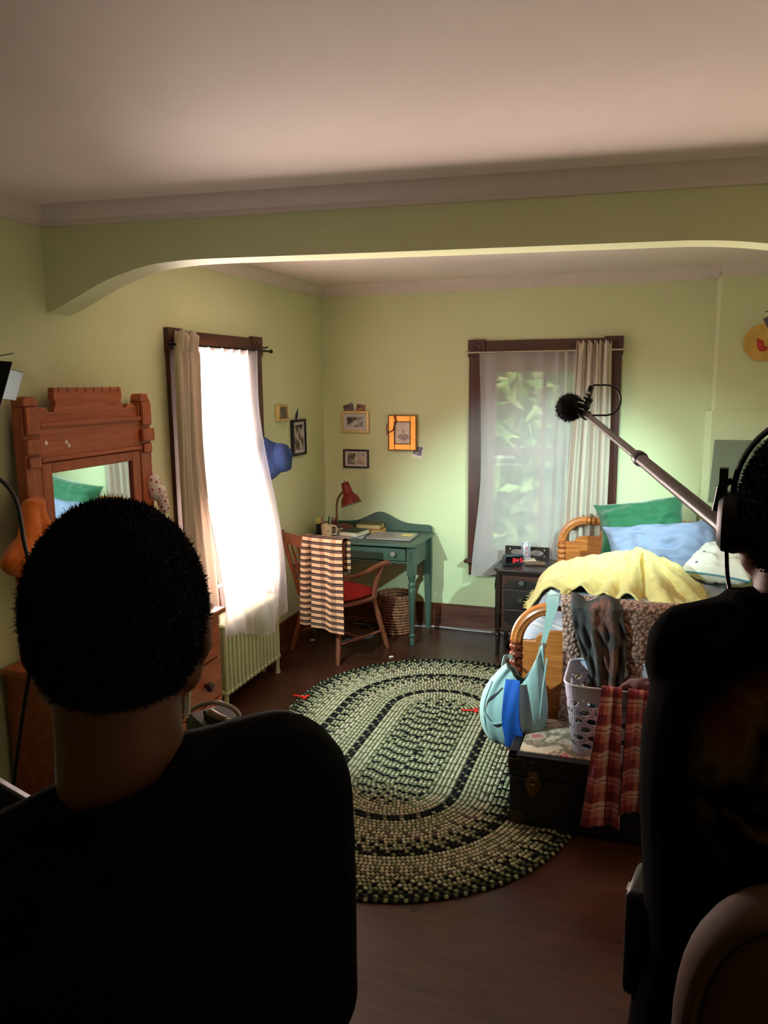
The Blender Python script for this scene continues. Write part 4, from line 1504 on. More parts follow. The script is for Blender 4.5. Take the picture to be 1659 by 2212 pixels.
# woven waste basket, cables and scraps on the floor
wb = thing('waste_basket', 'round brown woven waste basket under the right end of the desk', 'waste basket', (-1.735, 5.42, 0))
t = NT('brown_wicker')
t.link(t.ramp(t.noise(t.coords((1, 1, .3)), 60, 3), [(.35, lin((84, 46, 28))), (.65, lin((150, 92, 58)))]), t.b.inputs['Base Color'])
t.set(Roughness=.7)
b = MB()
for k in range(13):
    z = .012 + k * .0215
    r = .112 + .018 * math.sin(min(1, z / .2) * PI / 2)
    n = 72
    b.tube([((-1.735 + (r + .0045 * (1 if (i + k) % 2 else -1)) * math.cos(2 * PI * i / n)), 5.42 + (r + .0045 * (1 if (i + k) % 2 else -1)) * math.sin(2 * PI * i / n), z) for i in range(n)], .0105, 6, closed=True)
b.build('weave', t.m, wb, smooth=180)
b = MB()
for k in range(2):
    b.tube([(-1.735 + .133 * math.cos(2 * PI * i / 60), 5.42 + .133 * math.sin(2 * PI * i / 60), .288 + .008 * math.sin(i * PI / 1.5 + k * PI)) for i in range(60)], .008, 6, closed=True)
b.build('rim', t.m, wb, smooth=180)
MB().lathe([(.001, .002), (.112, .002), (.112, .010), (.001, .010)], (-1.735, 5.42, 0), (0, 0, 1), 32).build('bottom', t.m, wb)
tag(MB().tube(smoothpath([(-2.037, 5.059, .003), (-1.988, 5.16, .003), (-1.93, 5.17, .003), (-1.87, 5.22, .003), (-1.87, 5.33, .003), (-1.92, 5.40, .003), (-1.99, 5.50, .003), (-2.10, 5.50, .003)], 6), .0028, 6).build('charging_cable', mat('pale_blue_cable', (130, 160, 176), .5)), 'pale looped cable lying on the floor under the armchair', 'cable')
tag(MB().tube(smoothpath([(-1.66, 5.575, .004), (-1.56, 5.575, .004), (-1.44, 5.576, .012), (-1.25, 5.574, .005), (-1.04, 5.576, .005)], 6), .004, 6).build('extension_cord', mat('white_cord', (206, 206, 206), .5)), 'white cord lying along the back baseboard', 'cord')
for (x, y), lab in (((-2.25, 5.03), 'white paper scrap on the floor left of the armchair legs'), ((-1.593, 4.86), 'white paper scrap on the floor near the far edge of the braided rug')):
    tag(MB(frame((x, y, .002), .7)).cbox((0, 0, .003), (.03, .018, .004), .2, .1).build('paper_scrap', M['paper']), lab, 'paper')

# ------------------------------------------------------------------ braided rug
RC0, RC1, RX, RR = 3.23, 4.08, -1.05, 0.845      # stadium: core segment y0..y1, x, radius
PITCH = 0.0212
cream, sage, dkg, blk, brn = [np.array(lin(c)) for c in ((186, 178, 150), (138, 140, 108), (80, 84, 64), (28, 27, 32), (104, 94, 78))]
rr_ = np.random.RandomState(5)
# template lump: half ellipsoid dome
tv, tf = [], []
ns_, nr_ = 8, 3
for i in range(nr_):
    th = PI / 2 * i / nr_
    for k in range(ns_):
        a = 2 * PI * k / ns_
        tv.append((math.cos(th) * math.cos(a), math.cos(th) * math.sin(a), math.sin(th)))
tv.append((0, 0, 1))
for i in range(nr_ - 1):
    for k in range(ns_):
        tf.append((i * ns_ + k, i * ns_ + (k + 1) % ns_, (i + 1) * ns_ + (k + 1) % ns_, (i + 1) * ns_ + k))
for k in range(ns_):
    tf.append(((nr_ - 1) * ns_ + k, (nr_ - 1) * ns_ + (k + 1) % ns_, nr_ * ns_))
tv = np.array(tv)
VV, FF, CC = [], [], []
off = 0
rid = 0
d = PITCH / 2
while d < RR:
    Ls = RC1 - RC0
    per = 2 * Ls + 2 * PI * d
    n = max(8, int(per / .0185) // 4 * 4)
    if d < .165:
        cyc = [blk, sage, cream, sage]
    elif d < .20:
        cyc = [sage, cream, dkg, sage]
    elif d < .285:
        cyc = [cream, cream, sage, cream]
    elif d < .328:
        cyc = [blk, blk, brn, blk] if rid % 2 else [blk, sage, blk, blk]
    elif d < .40:
        cyc = [cream, sage, cream, sage]
    elif d < .475:
        cyc = [cream, cream, brn, cream]
    elif d < .525:
        cyc = [sage, blk, cream, sage]
    elif d < .572:
        cyc = [blk, blk, sage, blk]
    elif d < .65:
        cyc = [cream, sage, cream, cream]
    elif d < .72:
        cyc = [cream, cream, sage, brn]
    elif d < .785:
        cyc = [sage, blk, cream, sage]
    else:
        cyc = [blk, sage, blk, dkg]
    for k in range(n):
        q = (k + .35 * (rid % 2)) / n * per
        if q < Ls:
            c = (RX + d, RC0 + q); tx, ty = 0, 1
        elif q < Ls + PI * d:
            a = (q - Ls) / d
            c = (RX + d * math.cos(a), RC1 + d * math.sin(a)); tx, ty = -math.sin(a), math.cos(a)
        elif q < 2 * Ls + PI * d:
            c = (RX - d, RC1 - (q - Ls - PI * d)); tx, ty = 0, -1
        else:
            a = PI + (q - 2 * Ls - PI * d) / d
            c = (RX + d * math.cos(a), RC0 + d * math.sin(a)); tx, ty = -math.sin(a), math.cos(a)
        sl = .9 if rid % 2 else -.9
        ux, uy = tx * math.cos(sl) - ty * math.sin(sl), tx * math.sin(sl) + ty * math.cos(sl)
        a_, b_, h_ = .0114, .0089, .0085 + .0015 * rr_.rand()
        X = c[0] + tv[:, 0] * a_ * ux - tv[:, 1] * b_ * uy
        Y = c[1] + tv[:, 0] * a_ * uy + tv[:, 1] * b_ * ux
        Z = .005 + tv[:, 2] * h_
        VV.append(np.stack([X, Y, Z], 1))
        FF += [tuple(i + off for i in f) for f in tf]
        off += len(tv)
        col = cyc[k % 4] if rr_.rand() < .93 else cyc[rr_.randint(4)]
        col = col * (.88 + .24 * rr_.rand()); col[3] = 1
        CC.append(np.repeat(col[None], len(tv), 0))
    d += PITCH
    rid += 1
# flat backing under the plaits
ring = [(RX + RR * .992 * math.cos(a), (RC1 if math.sin(a) >= 0 else RC0) + RR * .992 * math.sin(a)) for a in [2 * PI * k / 96 for k in range(96)]]
VB = np.array([(x, y, .0005) for x, y in ring] + [(x, y, .0085) for x, y in ring])
nb = 96
FF += [tuple(off + i for i in range(nb - 1, -1, -1)), tuple(off + nb + i for i in range(nb))] + [(off + i, off + (i + 1) % nb, off + nb + (i + 1) % nb, off + nb + i) for i in range(nb)]
VV.append(VB); CC.append(np.repeat((dkg * .55)[None], len(VB), 0))
b = MB()
b.v = VV; b.f = FF; b.n = off + len(VB); b.mi = [0] * len(FF)
t = NT('braided_wool')
at = t.new('ShaderNodeAttribute'); at.attribute_name = 'weave_colour'
fz = t.noise(t.coords(), 420, 2)
t.link(t.mix(1.0, at.outputs['Color'], t.ramp(fz, [(.3, (.72, .72, .72, 1)), (.7, (1, 1, 1, 1))]), 'MULTIPLY'), t.b.inputs['Base Color'])
t.set(Roughness=.95)
t.b.inputs['Specular IOR Level'].default_value = .0
rug = b.build('braided_rug', t.m, smooth=180, colours=np.concatenate(CC), origin=(RX, 3.65, 0))
tag(rug, 'oval braided wool rug in cream, sage and black bands on the dark floor', 'rug')
for cx, cy, rz, lab in ((-1.885, 4.02, -.1, 'red tape mark at the left edge of the rug'), (-.885, 4.12, .25, 'red tape mark on the rug beside the teal bag')):
    tp = MB(frame((cx, cy, .0185), rz))
    tp.box((-.05, -.009, 0), (.04, .009, .002)); tp.box((.025, -.028, .0003), (.045, .034, .0024))
    tag(tp.build('tape_mark', M['red'], smooth=0), lab, 'tape')

# ------------------------------------------------------------------ bed
BXL, BXR, FY, HY = -.535, .475, 3.50, 5.47       # post axes, footboard and headboard planes
bed = thing('bed', 'honey pine single bed with spool-turned arched ends', 'bed', (-.03, 4.5, 0))


def spool(b, p0, p1, r, n, seg=18):
    """turned spools between two points"""
    prof = []
    L = (Vector(p1) - Vector(p0)).length
    for k in range(n):
        z0 = L * k / n
        for q, s in ((0, .62), (.14, .80), (.32, .97), (.5, 1.0), (.68, .97), (.86, .80)):
            prof.append((r * s, z0 + q * L / n))
    prof.append((r * .62, L))
    b.lathe(prof, p0, Vector(p1) - Vector(p0), seg)


def arch_bar(b, cx, cz, y, R, a0, a1, half):
    """reeded quarter-round bar swept on an arc in the x-z plane"""
    prof = []
    for k in range(24):
        a = 2 * PI * k / 24
        rr = half * (1 + .10 * math.cos(a * 8)) if True else half
        prof.append((rr * math.cos(a), rr * math.sin(a)))
    rings = []
    for k in range(19):
        a = a0 + (a1 - a0) * k / 18
        rings.append([(cx + (R + u) * math.cos(a), y + v, cz + (R + u) * math.sin(a)) for u, v in prof])
    b.loft(rings)


def bed_end(nm, y, zpost, R, ztop, sgn, m_sp, label=None):
    # R: arch radius; zpost: height where the arch begins; arch meets the top rail at zpost + R
    e = MB()
    xl, xr = BXL, BXR
    zt = zpost + R
    root = None
    # board with stepped, curved shoulders
    bxl, bxr = xl + .028, xr - .028
    bt = zt - .105
    pts = [(bxl, .30), (bxr, .30), (bxr, zpost + .015), (bxr - .05, zpost + .015)]
    for k in range(9):
        a = PI / 2 * k / 8
        pts.append((bxr - .06 - .10 * (1 - math.cos(a)), zpost + .02 + (bt - zpost - .02) * math.sin(a)))
    pts.append((bxr - .22, bt)); pts.append((bxr - .25, zt - .02)); pts.append((bxl + .25, zt - .02)); pts.append((bxl + .22, bt))
    for k in range(8, -1, -1):
        a = PI / 2 * k / 8
        pts.append((bxl + .06 + .10 * (1 - math.cos(a)), zpost + .02 + (bt - zpost - .02) * math.sin(a)))
    pts += [(bxl + .05, zpost + .015), (bxl, zpost + .015)]
    if sgn < 0:     # footboard: open gap between board and rail, lower board
        pts = [(p[0], min(p[1], bt)) for p in pts]
    board = MB().prism(pts, 'Y', y - .012, y + .012).build(nm, M['pine'], bed, bevel=.004)
    for x, s in ((xl, 1), (xr, -1)):
        b = MB()
        b.lathe([(.016, 0), (.022, .01), (.028, .06), (.020, .10), (.030, .12), (.030, .13)], (x, y, .012), (0, 0, 1), 18)
        b.box((x - .028, y - .028, .14), (x + .028, y + .028, .36))
        n = max(4, int(round((zpost - .37) / .037)))
        spool(b, (x, y, .36), (x, y, zpost), .033, n)
        b.build('post', m_sp, bed, smooth=45)
        b = MB()
        if s > 0:
            arch_bar(b, x + R, zpost, y, R, PI, PI / 2, .0265)
        else:
            arch_bar(b, x - R, zpost, y, R, 0, PI / 2, .0265)
        b.build('arch_rail', M['pine'], bed, smooth=60)
        MB().lathe([(.022, 0), (.030, .006), (.030, .014), (.022, .02)], (x, y, zpost - .008), (0, 0, 1), 18).build('collar', m_sp, bed)
    b = MB()
    x0, x1 = xl + R, xr - R
    if sgn < 0:
        b.lathe([(.012, 0), (.012, .045), (.020, .05), (.034, .062), (.036, .076), (.030, .09), (.016, .098), (.02, .104)], (x0 - .002, y, zt), (1, 0, 0), 18)
        spool(b, (x0 + .10, y, zt), (x1 - .10, y, zt), .030, 14)
        b.lathe([(.012, 0), (.012, .045), (.020, .05), (.034, .062), (.036, .076), (.030, .09), (.016, .098), (.02, .104)], (x1 + .002, y, zt), (-1, 0, 0), 18)
        b.build('top_rail', M['reddark'], bed, smooth=45)
    else:
        spool(b, (x0, y, zt), (x1, y, zt), .029, 20)
        b.build('top_rail', M['pine'], bed, smooth=45)
    return board


bed_end('headboard', HY, .735, .165, .92, 1, M['pine'])
bed_end('footboard', FY, .658, .175, .84, -1, M['reddark'])
for x in (BXL + .012, BXR - .012):
    MB().box((x - .012, FY + .03, .24), (x + .012, HY - .03, .36)).build('side_rail', M['piney'], bed, bevel=.004)


def soft_box(lo, hi, r, n=4):
    """rounded box with a few rows for soft shapes"""
    b = MB().box(lo, hi)
    return b


M['sheet'] = mat('pale_blue_sheet', (158, 168, 186), .85, var=.05, bump=.08, bscale=70)
mt = MB()
mt.box((BXL + .03, FY + .035, .37), (BXR - .03, HY - .03, .60))
mo = mt.build('mattress', M['sheet'], smooth=180, bevel=.045, bseg=5)
tag(mo, 'mattress in a pale blue fitted sheet on the pine bed', 'mattress')


# flat sheet / duvet under the yellow blanket, with gentle waves
def f_duvet(u, v):
    x = -.55 + 1.08 * u
    y = 3.58 + 1.55 * v
    edge = min(1, min(u, 1 - u) / .075)
    z = .632 + .018 * N3(x * 5, y * 4) + .01 * N3(x * 14, y * 9)
    z += .035 * math.sin(PI * min(1, v * 1.4)) * (1 if u < .9 else .6)
    if edge < 1:
        z -= (1 - math.sqrt(max(0, 1 - (1 - edge) ** 2))) * .17
        x += (-1 if u < .5 else 1) * .012 * (1 - edge)
    return (x, y, z)


t = NT('blue_grey_bedding')
tc = t.coords()
wv = t.new('ShaderNodeTexWave'); wv.inputs['Scale'].default_value = 1.2; wv.bands_direction = 'DIAGONAL'
t.link(tc, wv.inputs['Vector'])
t.link(t.ramp(wv.outputs['Fac'], [(0, lin((150, 160, 178))), (.80, lin((158, 168, 184))), (.86, lin((120, 134, 150))), (.92, lin((196, 200, 204))), (1, lin((160, 168, 184)))]), t.b.inputs['Base Color'])
t.set(Roughness=.88)
sheet('duvet', 'blue-grey flat duvet spread over the mattress beneath the yellow blanket', 'duvet', f_duvet, 60, 60, t.m, .018, 0)

# yellow blanket heaped over the middle of the bed
t = NT('yellow_loose_weave')
vv = t.coords((1, 1, 1))
wx = t.new('ShaderNodeTexWave'); wx.inputs['Scale'].default_value = 95; wx.bands_direction = 'X'; wx.inputs['Distortion'].default_value = .6
wy = t.new('ShaderNodeTexWave'); wy.inputs['Scale'].default_value = 95; wy.bands_direction = 'Y'; wy.inputs['Distortion'].default_value = .6
t.link(vv, wx.inputs['Vector']); t.link(vv, wy.inputs['Vector'])
h = t.math('ADD', wx.outputs['Fac'], wy.outputs['Fac'])
t.link(t.ramp(t.noise(vv, 30, 4), [(.3, lin((230, 204, 124))), (.7, lin((242, 222, 148)))]), t.b.inputs['Base Color'])
t.set(Roughness=.92)
t.b.inputs['Sheen Weight'].default_value = .2
t.bump(t.math('ADD', h, t.math('MULTIPLY', t.noise(vv, 55, 3), 1.4)), .5, .003)
M['yellow'] = t.m
PKX, PKY = -.03, 4.76
ZT = [(-.70, .50), (-.61, .545), (-.593, .64), (-.54, .70), (-.497, .722), (-.388, .762), (-.227, .785), (-.109, .822), (-.03, .850), (.03, .840), (.086, .803), (.215, .755), (.304, .655), (.36, .625)]


def ridge(x, y, x0, y0, x1, y1, h, w0, w1):
    dx, dy = x1 - x0, y1 - y0
    L2 = dx * dx + dy * dy
    q = max(0.0, min(1.0, ((x - x0) * dx + (y - y0) * dy) / L2))
    d = math.hypot(x - x0 - q * dx, y - y0 - q * dy)
    w = w0 + (w1 - w0) * q
    return h * math.exp(-(d / w) ** 2) * (1 - .35 * q)


def f_blanket(u, v):
    x = -.64 + .985 * u
    yf = 4.30 + .05 * math.sin(u * 7) + .10 * (1 - u) ** 3
    y = yf + (5.0 + .04 * math.sin(u * 5) - .10 * (1 - u) ** 2 - yf) * v
    x += .012 * math.sin(v * 9 + u * 3)
    zt = float(np.interp(x, [q[0] for q in ZT], [q[1] for q in ZT]))
    g = sst(4.22, 4.78, y) if y < 4.78 else 1 - .75 * sst(4.80, 5.06, y)
    flr = .640 if x > -.53 else .640 - 1.6 * (-.53 - x)
    z = flr + (zt - flr) * (.12 + .88 * g if y < 4.78 else g)
    r = 0.0
    for (x1, y1, h, w1) in ((-.56, 4.72, .032, .05), (-.50, 4.45, .036, .06), (-.33, 4.36, .046, .05), (-.19, 4.32, .046, .045), (-.055, 4.28, .060, .055), (.12, 4.34, .058, .075), (.25, 4.50, .046, .05), (.30, 4.72, .030, .05)):
        r = max(r, ridge(x, y, PKX, PKY - .02, x1, y1, h, .030, w1))
    z += 1.25 * r * (1 - .75 * math.exp(-(((x - PKX) / .06) ** 2 + ((y - PKY) / .08) ** 2)))
    z -= ridge(x, y, PKX + .02, PKY - .10, .03, 4.28, .075, .014, .028)
    z -= ridge(x, y, PKX - .05, PKY - .08, -.13, 4.30, .030, .012, .024)
    z += .020 * N3(x * 8, y * 8, 1) + .010 * N3(x * 20, y * 20, 2)
    return (x, y, max(z, .50))


yb = thing('blanket', 'bright yellow loosely woven blanket heaped across the middle of the bed', 'blanket', (-.13, 4.4, .64))
yo = sheet('cloth', None, None, f_blanket, 110, 120, M['yellow'], .012, 0, parent=yb)
b = MB()
rf = np.random.RandomState(3)
for k in range(150):
    side = rf.choice([0, 1, 2])
    q = rf.rand()
    if side == 0:
        p = f_blanket(q, .995)
        e = (rf.uniform(-.02, .02), rf.uniform(.01, .03), rf.uniform(-.005, .022))
    elif side == 1:
        p = f_blanket(.003, .3 + .7 * q)
        e = (rf.uniform(-.03, -.008), rf.uniform(-.015, .015), rf.uniform(-.01, .02))
    else:
        p = f_blanket(.997, .3 + .7 * q)
        e = (rf.uniform(.008, .03), rf.uniform(-.015, .015), rf.uniform(-.012, .012))
    P = Vector(p); E_ = Vector(e)
    b.tube([P, P + E_ * .55 + Vector((0, 0, .003)), P + E_], [.0024, .002, .0009], 5)
for k in range(140):
    u_, v_ = rf.uniform(.05, .95), rf.uniform(.25, .95)
    P = Vector(f_blanket(u_, v_)) + Vector((0, 0, .007)); a = rf.uniform(0, PI); L = rf.uniform(.006, .014)
    b.tube([P, P + Vector((math.cos(a) * L, math.sin(a) * L, .004))], [.0018, .0010], 5)
fr_ = b.build('fringe', M['yellow'], yb, smooth=180)
fr_['kind'] = 'stuff'
b = MB()
for k in range(90):
    a, c_ = rf.uniform(0, 2 * PI), rf.uniform(-.3, 1)
    q = math.sqrt(max(0, 1 - c_ * c_))
    dv = Vector((q * math.cos(a), q * math.sin(a), c_))
    P = Vector((-.40, 4.38, .672))
    b.tube([P, P + dv * .035], [.006, .002], 5)
b.build('tassel', M['yellow'], yb, smooth=180)


def pillow(name, label, c, w, h, d, rz, rx, ry, m, piping=None, seed=0, wr=.010, pinch=.8, cat='pillow'):
    """stuffed pillow: w wide, h tall, d thick; local x-z is its face, y its thickness"""
    F_ = Matrix.Translation(c) @ Matrix.Rotation(rz, 4, 'Z') @ Matrix.Rotation(rx, 4, 'X') @ Matrix.Rotation(ry, 4, 'Y')
    root = thing(name, label, cat, c)
    n = 36
    V = {}
    b = MB(F_)
    for side in (-1, 1):
        P = []
        for j in range(n + 1):
            row = []
            for i in range(n + 1):
                u, v = -1 + 2 * i / n, -1 + 2 * j / n
                prof = ((1 - u ** 4) * (1 - v ** 4)) ** .55 * (1 - .25 * (u * u + v * v) / 2)
                cx = 1 - .07 * (1 - v * v) * 0 - .05 * (v * v) * pinch * 0
                x = w / 2 * u * (1 - .06 * (1 - abs(u)) * 0 - .055 * pinch * (1 - v * v) * abs(u) ** 3)
                z = h / 2 * v * (1 - .055 * pinch * (1 - u * u) * abs(v) ** 3)
                y = side * d / 2 * prof
                y += wr * prof ** .5 * N3(u * 2.6 + seed, v * 3.4 + side, seed * 1.7) * 1.6 + wr * .8 * prof ** .5 * N3(u * 6 + seed * 3, v * 5, 4 + seed)
                row.append((x, y, z))
            P.append(row if side > 0 else row[::-1])
        b.grid(P)
    o = b.build('cover', m, root, smooth=180)
    if piping:
        pts = []
        for (a0, a1, fx) in ((-1, 1, lambda q: (q, -1)), (-1, 1, lambda q: (1, q)), (1, -1, lambda q: (q, 1)), (1, -1, lambda q: (-1, q))):
            for k in range(16):
                q = a0 + (a1 - a0) * k / 16
                u, v = fx(q)
                pts.append(F_ @ Vector((w / 2 * u * (1 - .055 * pinch * (1 - v * v) * abs(u) ** 3), 0, h / 2 * v * (1 - .055 * pinch * (1 - u * u) * abs(v) ** 3))))
        MB().tube(pts, .0055, 8, closed=True).build('piping', piping, root, label='teal piping')
    return root


M['green'] = mat('emerald_velvet', (18, 92, 54), .7, var=.14, vscale=14, sheen=.5, bump=.1, bscale=180)
t = NT('blue_striped_pillowcase')
vv = t.coords((1, 1, 1), rot=(0, .5, 0))
wv = t.new('ShaderNodeTexWave'); wv.inputs['Scale'].default_value = 60; wv.bands_direction = 'X'
t.link(vv, wv.inputs['Vector'])
t.link(t.ramp(wv.outputs['Fac'], [(.2, lin((116, 128, 156))), (.8, lin((138, 148, 174)))]), t.b.inputs['Base Color'])
t.set(Roughness=.9)
t.bump(t.noise(t.coords(), 11, 4), .35, .02)
M['bluestripe'] = t.m
t = NT('white_sprigged_cotton')
vo = t.new('ShaderNodeTexVoronoi'); vo.inputs['Scale'].default_value = 13
t.link(t.coords(), vo.inputs['Vector'])
msk = t.ramp(vo.outputs['Distance'], [(.10, (1, 1, 1, 1)), (.14, (0, 0, 0, 1))])
t.link(t.mix(msk, lin((226, 220, 208)), lin((112, 124, 128))), t.b.inputs['Base Color'])
t.set(Roughness=.88)
t.bump(t.noise(t.coords(), 40, 3), .2, .006)
M['sprig'] = t.m
pillow('pillow', 'emerald green velvet pillow leaning on the headboard, highest on the bed', (-.01, 5.335, .905), .58, .36, .22, .0, -.42, -.17, M['green'], seed=1, wr=.016, pinch=2.2)
pillow('pillow', 'pale blue striped pillow propped in front of the green one', (.125, 5.13, .785), .70, .40, .19, .04, -.60, -.13, M['bluestripe'], seed=2, wr=.030, pinch=2.0)
pillow('pillow', 'second blue striped pillow mostly hidden behind the right end of the front one', (.30, 5.28, .74), .42, .34, .14, -.05, -.65, .12, M['bluestripe'], seed=5, wr=.02)
pillow('cushion', 'white sprigged cushion with teal piping, lying flat near the right bed edge', (.47, 4.94, .775), .40, .38, .17, -.42, -1.32, .0, M['sprig'], mat('teal_piping', (60, 122, 140), .7), seed=3, cat='cushion', wr=.014, pinch=1.6)
# crumpled pale cloth by the pillow
b = MB()
for k in range(7):
    a = k * 1.3
    b.ball((-.215 + .035 * math.cos(a), 5.02 + .03 * math.sin(a), .668 + .012 * (k % 3)), (.034, .026, .022), 10, 7, Matrix.Rotation(a, 3, 'Z') @ Matrix.Rotation(.5 * k, 3, 'X'))
ck = thing('handkerchief', 'crumpled pale cloth lying between the yellow blanket and the blue pillow', 'cloth', (-.215, 5.02, .65))
fuse(b, 'cloth', mat('pale_blue_white_cloth', (190, 198, 214), .9), ck, .006, 2, .008, 40)

# ------------------------------------------------------------------ brown nubby throw over the footboard
t = NT('nubby_brown_boucle')
vv = t.coords()
vo = t.new('ShaderNodeTexVoronoi'); vo.inputs['Scale'].default_value = 62
t.link(vv, vo.inputs['Vector'])
t.link(t.ramp(vo.outputs['Distance'], [(0.0, lin((206, 166, 148))), (.45, lin((172, 130, 114))), (.8, lin((92, 62, 54)))]), t.b.inputs['Base Color'])
t.set(Roughness=.95)
t.b.inputs['Sheen Weight'].default_value = .25
t.bump(t.math('SUBTRACT', 1.0, vo.outputs['Distance']), .9, .012)
M['boucle'] = t.m
TX0, TX1 = -.325, .47
thr = thing('throw_blanket', 'brown nubby fleece throw hanging over the footboard of the bed', 'blanket', (.05, 3.47, .3))
P = []
nu, nv = 130, 150
for j in range(nv + 1):
    row = []
    L = j / nv * 1.05
    for i in range(nu + 1):
        u = i / nu
        x = TX0 + (TX1 - TX0) * u - .012 * math.sin(j * .05) * (1 - u)
        zt = .872 + .010 * math.sin(u * 5 + 1) + .022 * sst(.25, .9, u)
        yo_ = .045
        if L < .28:       # behind, lying back on the bedding
            q = (.28 - L) / .28
            y = FY + yo_ + .03 + q * .05
            z = zt - .05 - q * .17
            nrm = Vector((0, 1, .2))
        elif L < .38:
            a = (L - .28) / .10 * PI
            y = FY + yo_ * math.cos(a) + (.03 * (1 - (L - .28) / .10)); z = zt + .03 * math.sin(a) - .05 * (1 - (L - .28) / .10)
            nrm = Vector((0, math.cos(a), math.sin(a) + .2)).normalized()
        else:
            d = L - .38
            z = zt - d * .98
            fold = .012 * math.sin(u * 19 + .7) + .008 * math.sin(u * 33 + d * 4)
            y = FY - yo_ - fold * min(1, d / .2) - .015
            nrm = Vector((0, -1, 0))
        s_ = x * 62; 
        cell = .5 + .5 * math.sin((x + .006 * N3(x * 40, L * 40)) * 330) * math.sin((L + .006 * N3(x * 40, L * 40, 5)) * 330)
        amp = .0065 * (cell * .6 + .55 * N3(x * 70, L * 70, 2) + .4)
        p = Vector((x, y, z)) + nrm * amp
        row.append(tuple(p))
    P.append(row)
b = MB(); b.grid(P)
b.build('fleece', M['boucle'], thr, smooth=180, thick=.012)

# grey printed shirt hanging from the footboard down into the basket
t = NT('grey_printed_shirt')
tc = t.coords((1, 1, 1), 'UV')
sp = t.new('ShaderNodeSeparateXYZ'); t.link(tc, sp.inputs[0])
g1, g2 = lin((54, 52, 54)), lin((78, 76, 76))
base = t.mix(t.noise(t.coords(), 26, 4), g1, g2)
rust = lin((148, 92, 76))
n_ = t.noise(t.coords((1, 1, 1), 'UV'), 7, 4)
inx = t.ramp(sp.outputs['X'], [(.34, (0, 0, 0, 1)), (.44, (1, 1, 1, 1)), (.74, (1, 1, 1, 1)), (.84, (0, 0, 0, 1))])
bands = t.ramp(t.math('ADD', sp.outputs['Y'], t.math('MULTIPLY', t.math('SUBTRACT', n_, .5), .16)), [(.16, (0, 0, 0, 1)), (.20, (1, 1, 1, 1)), (.31, (1, 1, 1, 1)), (.33, (.1, .1, .1, 1)), (.37, (.1, .1, .1, 1)), (.39, (.9, .9, .9, 1)), (.55, (.75, .75, .75, 1)), (.60, (.1, .1, .1, 1)), (.70, (.25, .25, .25, 1)), (.75, (1, 1, 1, 1)), (.93, (1, 1, 1, 1)), (.97, (0, 0, 0, 1))])
speck = t.ramp(t.noise(t.coords((1, 1, 1), 'UV'), 26, 3), [(.40, (.25, .25, .25, 1)), (.56, (1, 1, 1, 1))])
k_ = t.math('MULTIPLY', t.math('MULTIPLY', inx, bands), speck)
t.link(t.mix(t.math('MULTIPLY', k_, .8), base, rust), t.b.inputs['Base Color'])
t.set(Roughness=.88)
M['greyshirt'] = t.m


def f_shirt(u, v):
    top = v < .08
    wide = .215 - .085 * sst(.25, .8, v) + .0 * v
    xc = -.180 + .055 * sst(.0, .7, v)
    x = xc + (u - .5) * wide
    z = .925 - v * .52 + (.012 * math.sin(u * 9.4 + 1.4) if top else 0)
    y = FY - .095 - .020 * math.sin(u * PI) - .020 * math.sin(u * 17 + v * 4) * (.4 + .6 * sst(.1, .5, v)) - .012 * math.sin(u * 31 + 1 + v * 6) * sst(.05, .4, v)
    y -= .045 * sst(.3, .9, v) + .008 * math.sin(u * 26 - v * 22) * sst(.05, .3, v) + .006 * N3(u * 9, v * 12, 3)
    if v < .09:
        q = 1 - v / .09
        y += .085 * q
        z -= .020 * q * q
    if v > .78:   # knotted lower part bunches up
        q = (v - .78) / .22
        x += .03 * math.sin(u * 12) * q
        y += .03 * math.cos(u * 12) * q
    return (x, y, z)


sheet('shirt', 'dark grey shirt with a rust print hanging from the footboard into the laundry basket', 'clothing', f_shirt, 70, 80, M['greyshirt'], .006, 0)

# ------------------------------------------------------------------ trunk and its floral pad
TRZ = .018
TX0, TX1, TY0, TY1, TH = -.485, .46, 3.055, 3.445, .322
tk = thing('trunk', 'old black steamer trunk with brass fittings at the foot of the bed', 'trunk', ((TX0 + TX1) / 2, 3.25, TRZ))
M['trunk'] = mat('worn_black_trunk_cloth', (22, 20, 22), .6, var=.35, vscale=25, bump=.1, bscale=140)
MB().box((TX0, TY0, TRZ), (TX1, TY1, .225)).build('body', M['trunk'], tk, bevel=.005)
MB().box((TX0 - .004, TY0 - .004, .228), (TX1 + .004, TY1 + .004, TH)).build('lid', M['trunk'], tk, bevel=.006)
b = MB()
b.box((TX0 - .007, TY0 - .007, TH - .014), (TX1 + .007, TY0 + .03, TH + .004)); b.box((TX0 - .007, TY0 - .007, TH - .014), (TX0 + .03, TY1 + .007, TH + .004)); b.box((TX1 - .03, TY0 - .007, TH - .014), (TX1 + .007, TY1 + .007, TH + .004))
b.build('edge_strip', M['trunk'], tk, bevel=.003)
b = MB()
for k in range(22):
    b.ball((TX0 + .05 + k * .04, TY0 - .005, TH - .022), .004, 8, 5)
for k in range(9):
    b.ball((TX0 - .005, TY0 + .04 + k * .04, TH - .022), .004, 8, 5)
b.build('nail', M['brass'], tk)
M['oldbrass'] = mat('tarnished_corner_metal', (58, 46, 30), .5, .7)
for x in (TX0, TX1 - .055):
    for z in (TRZ + .002, TH - .062):
        MB().box((x - .0085, TY0 - .009, z), (x + .0635, TY0 + .02, z + .052)).build('corner_cap', M['oldbrass'], tk, bevel=.008)


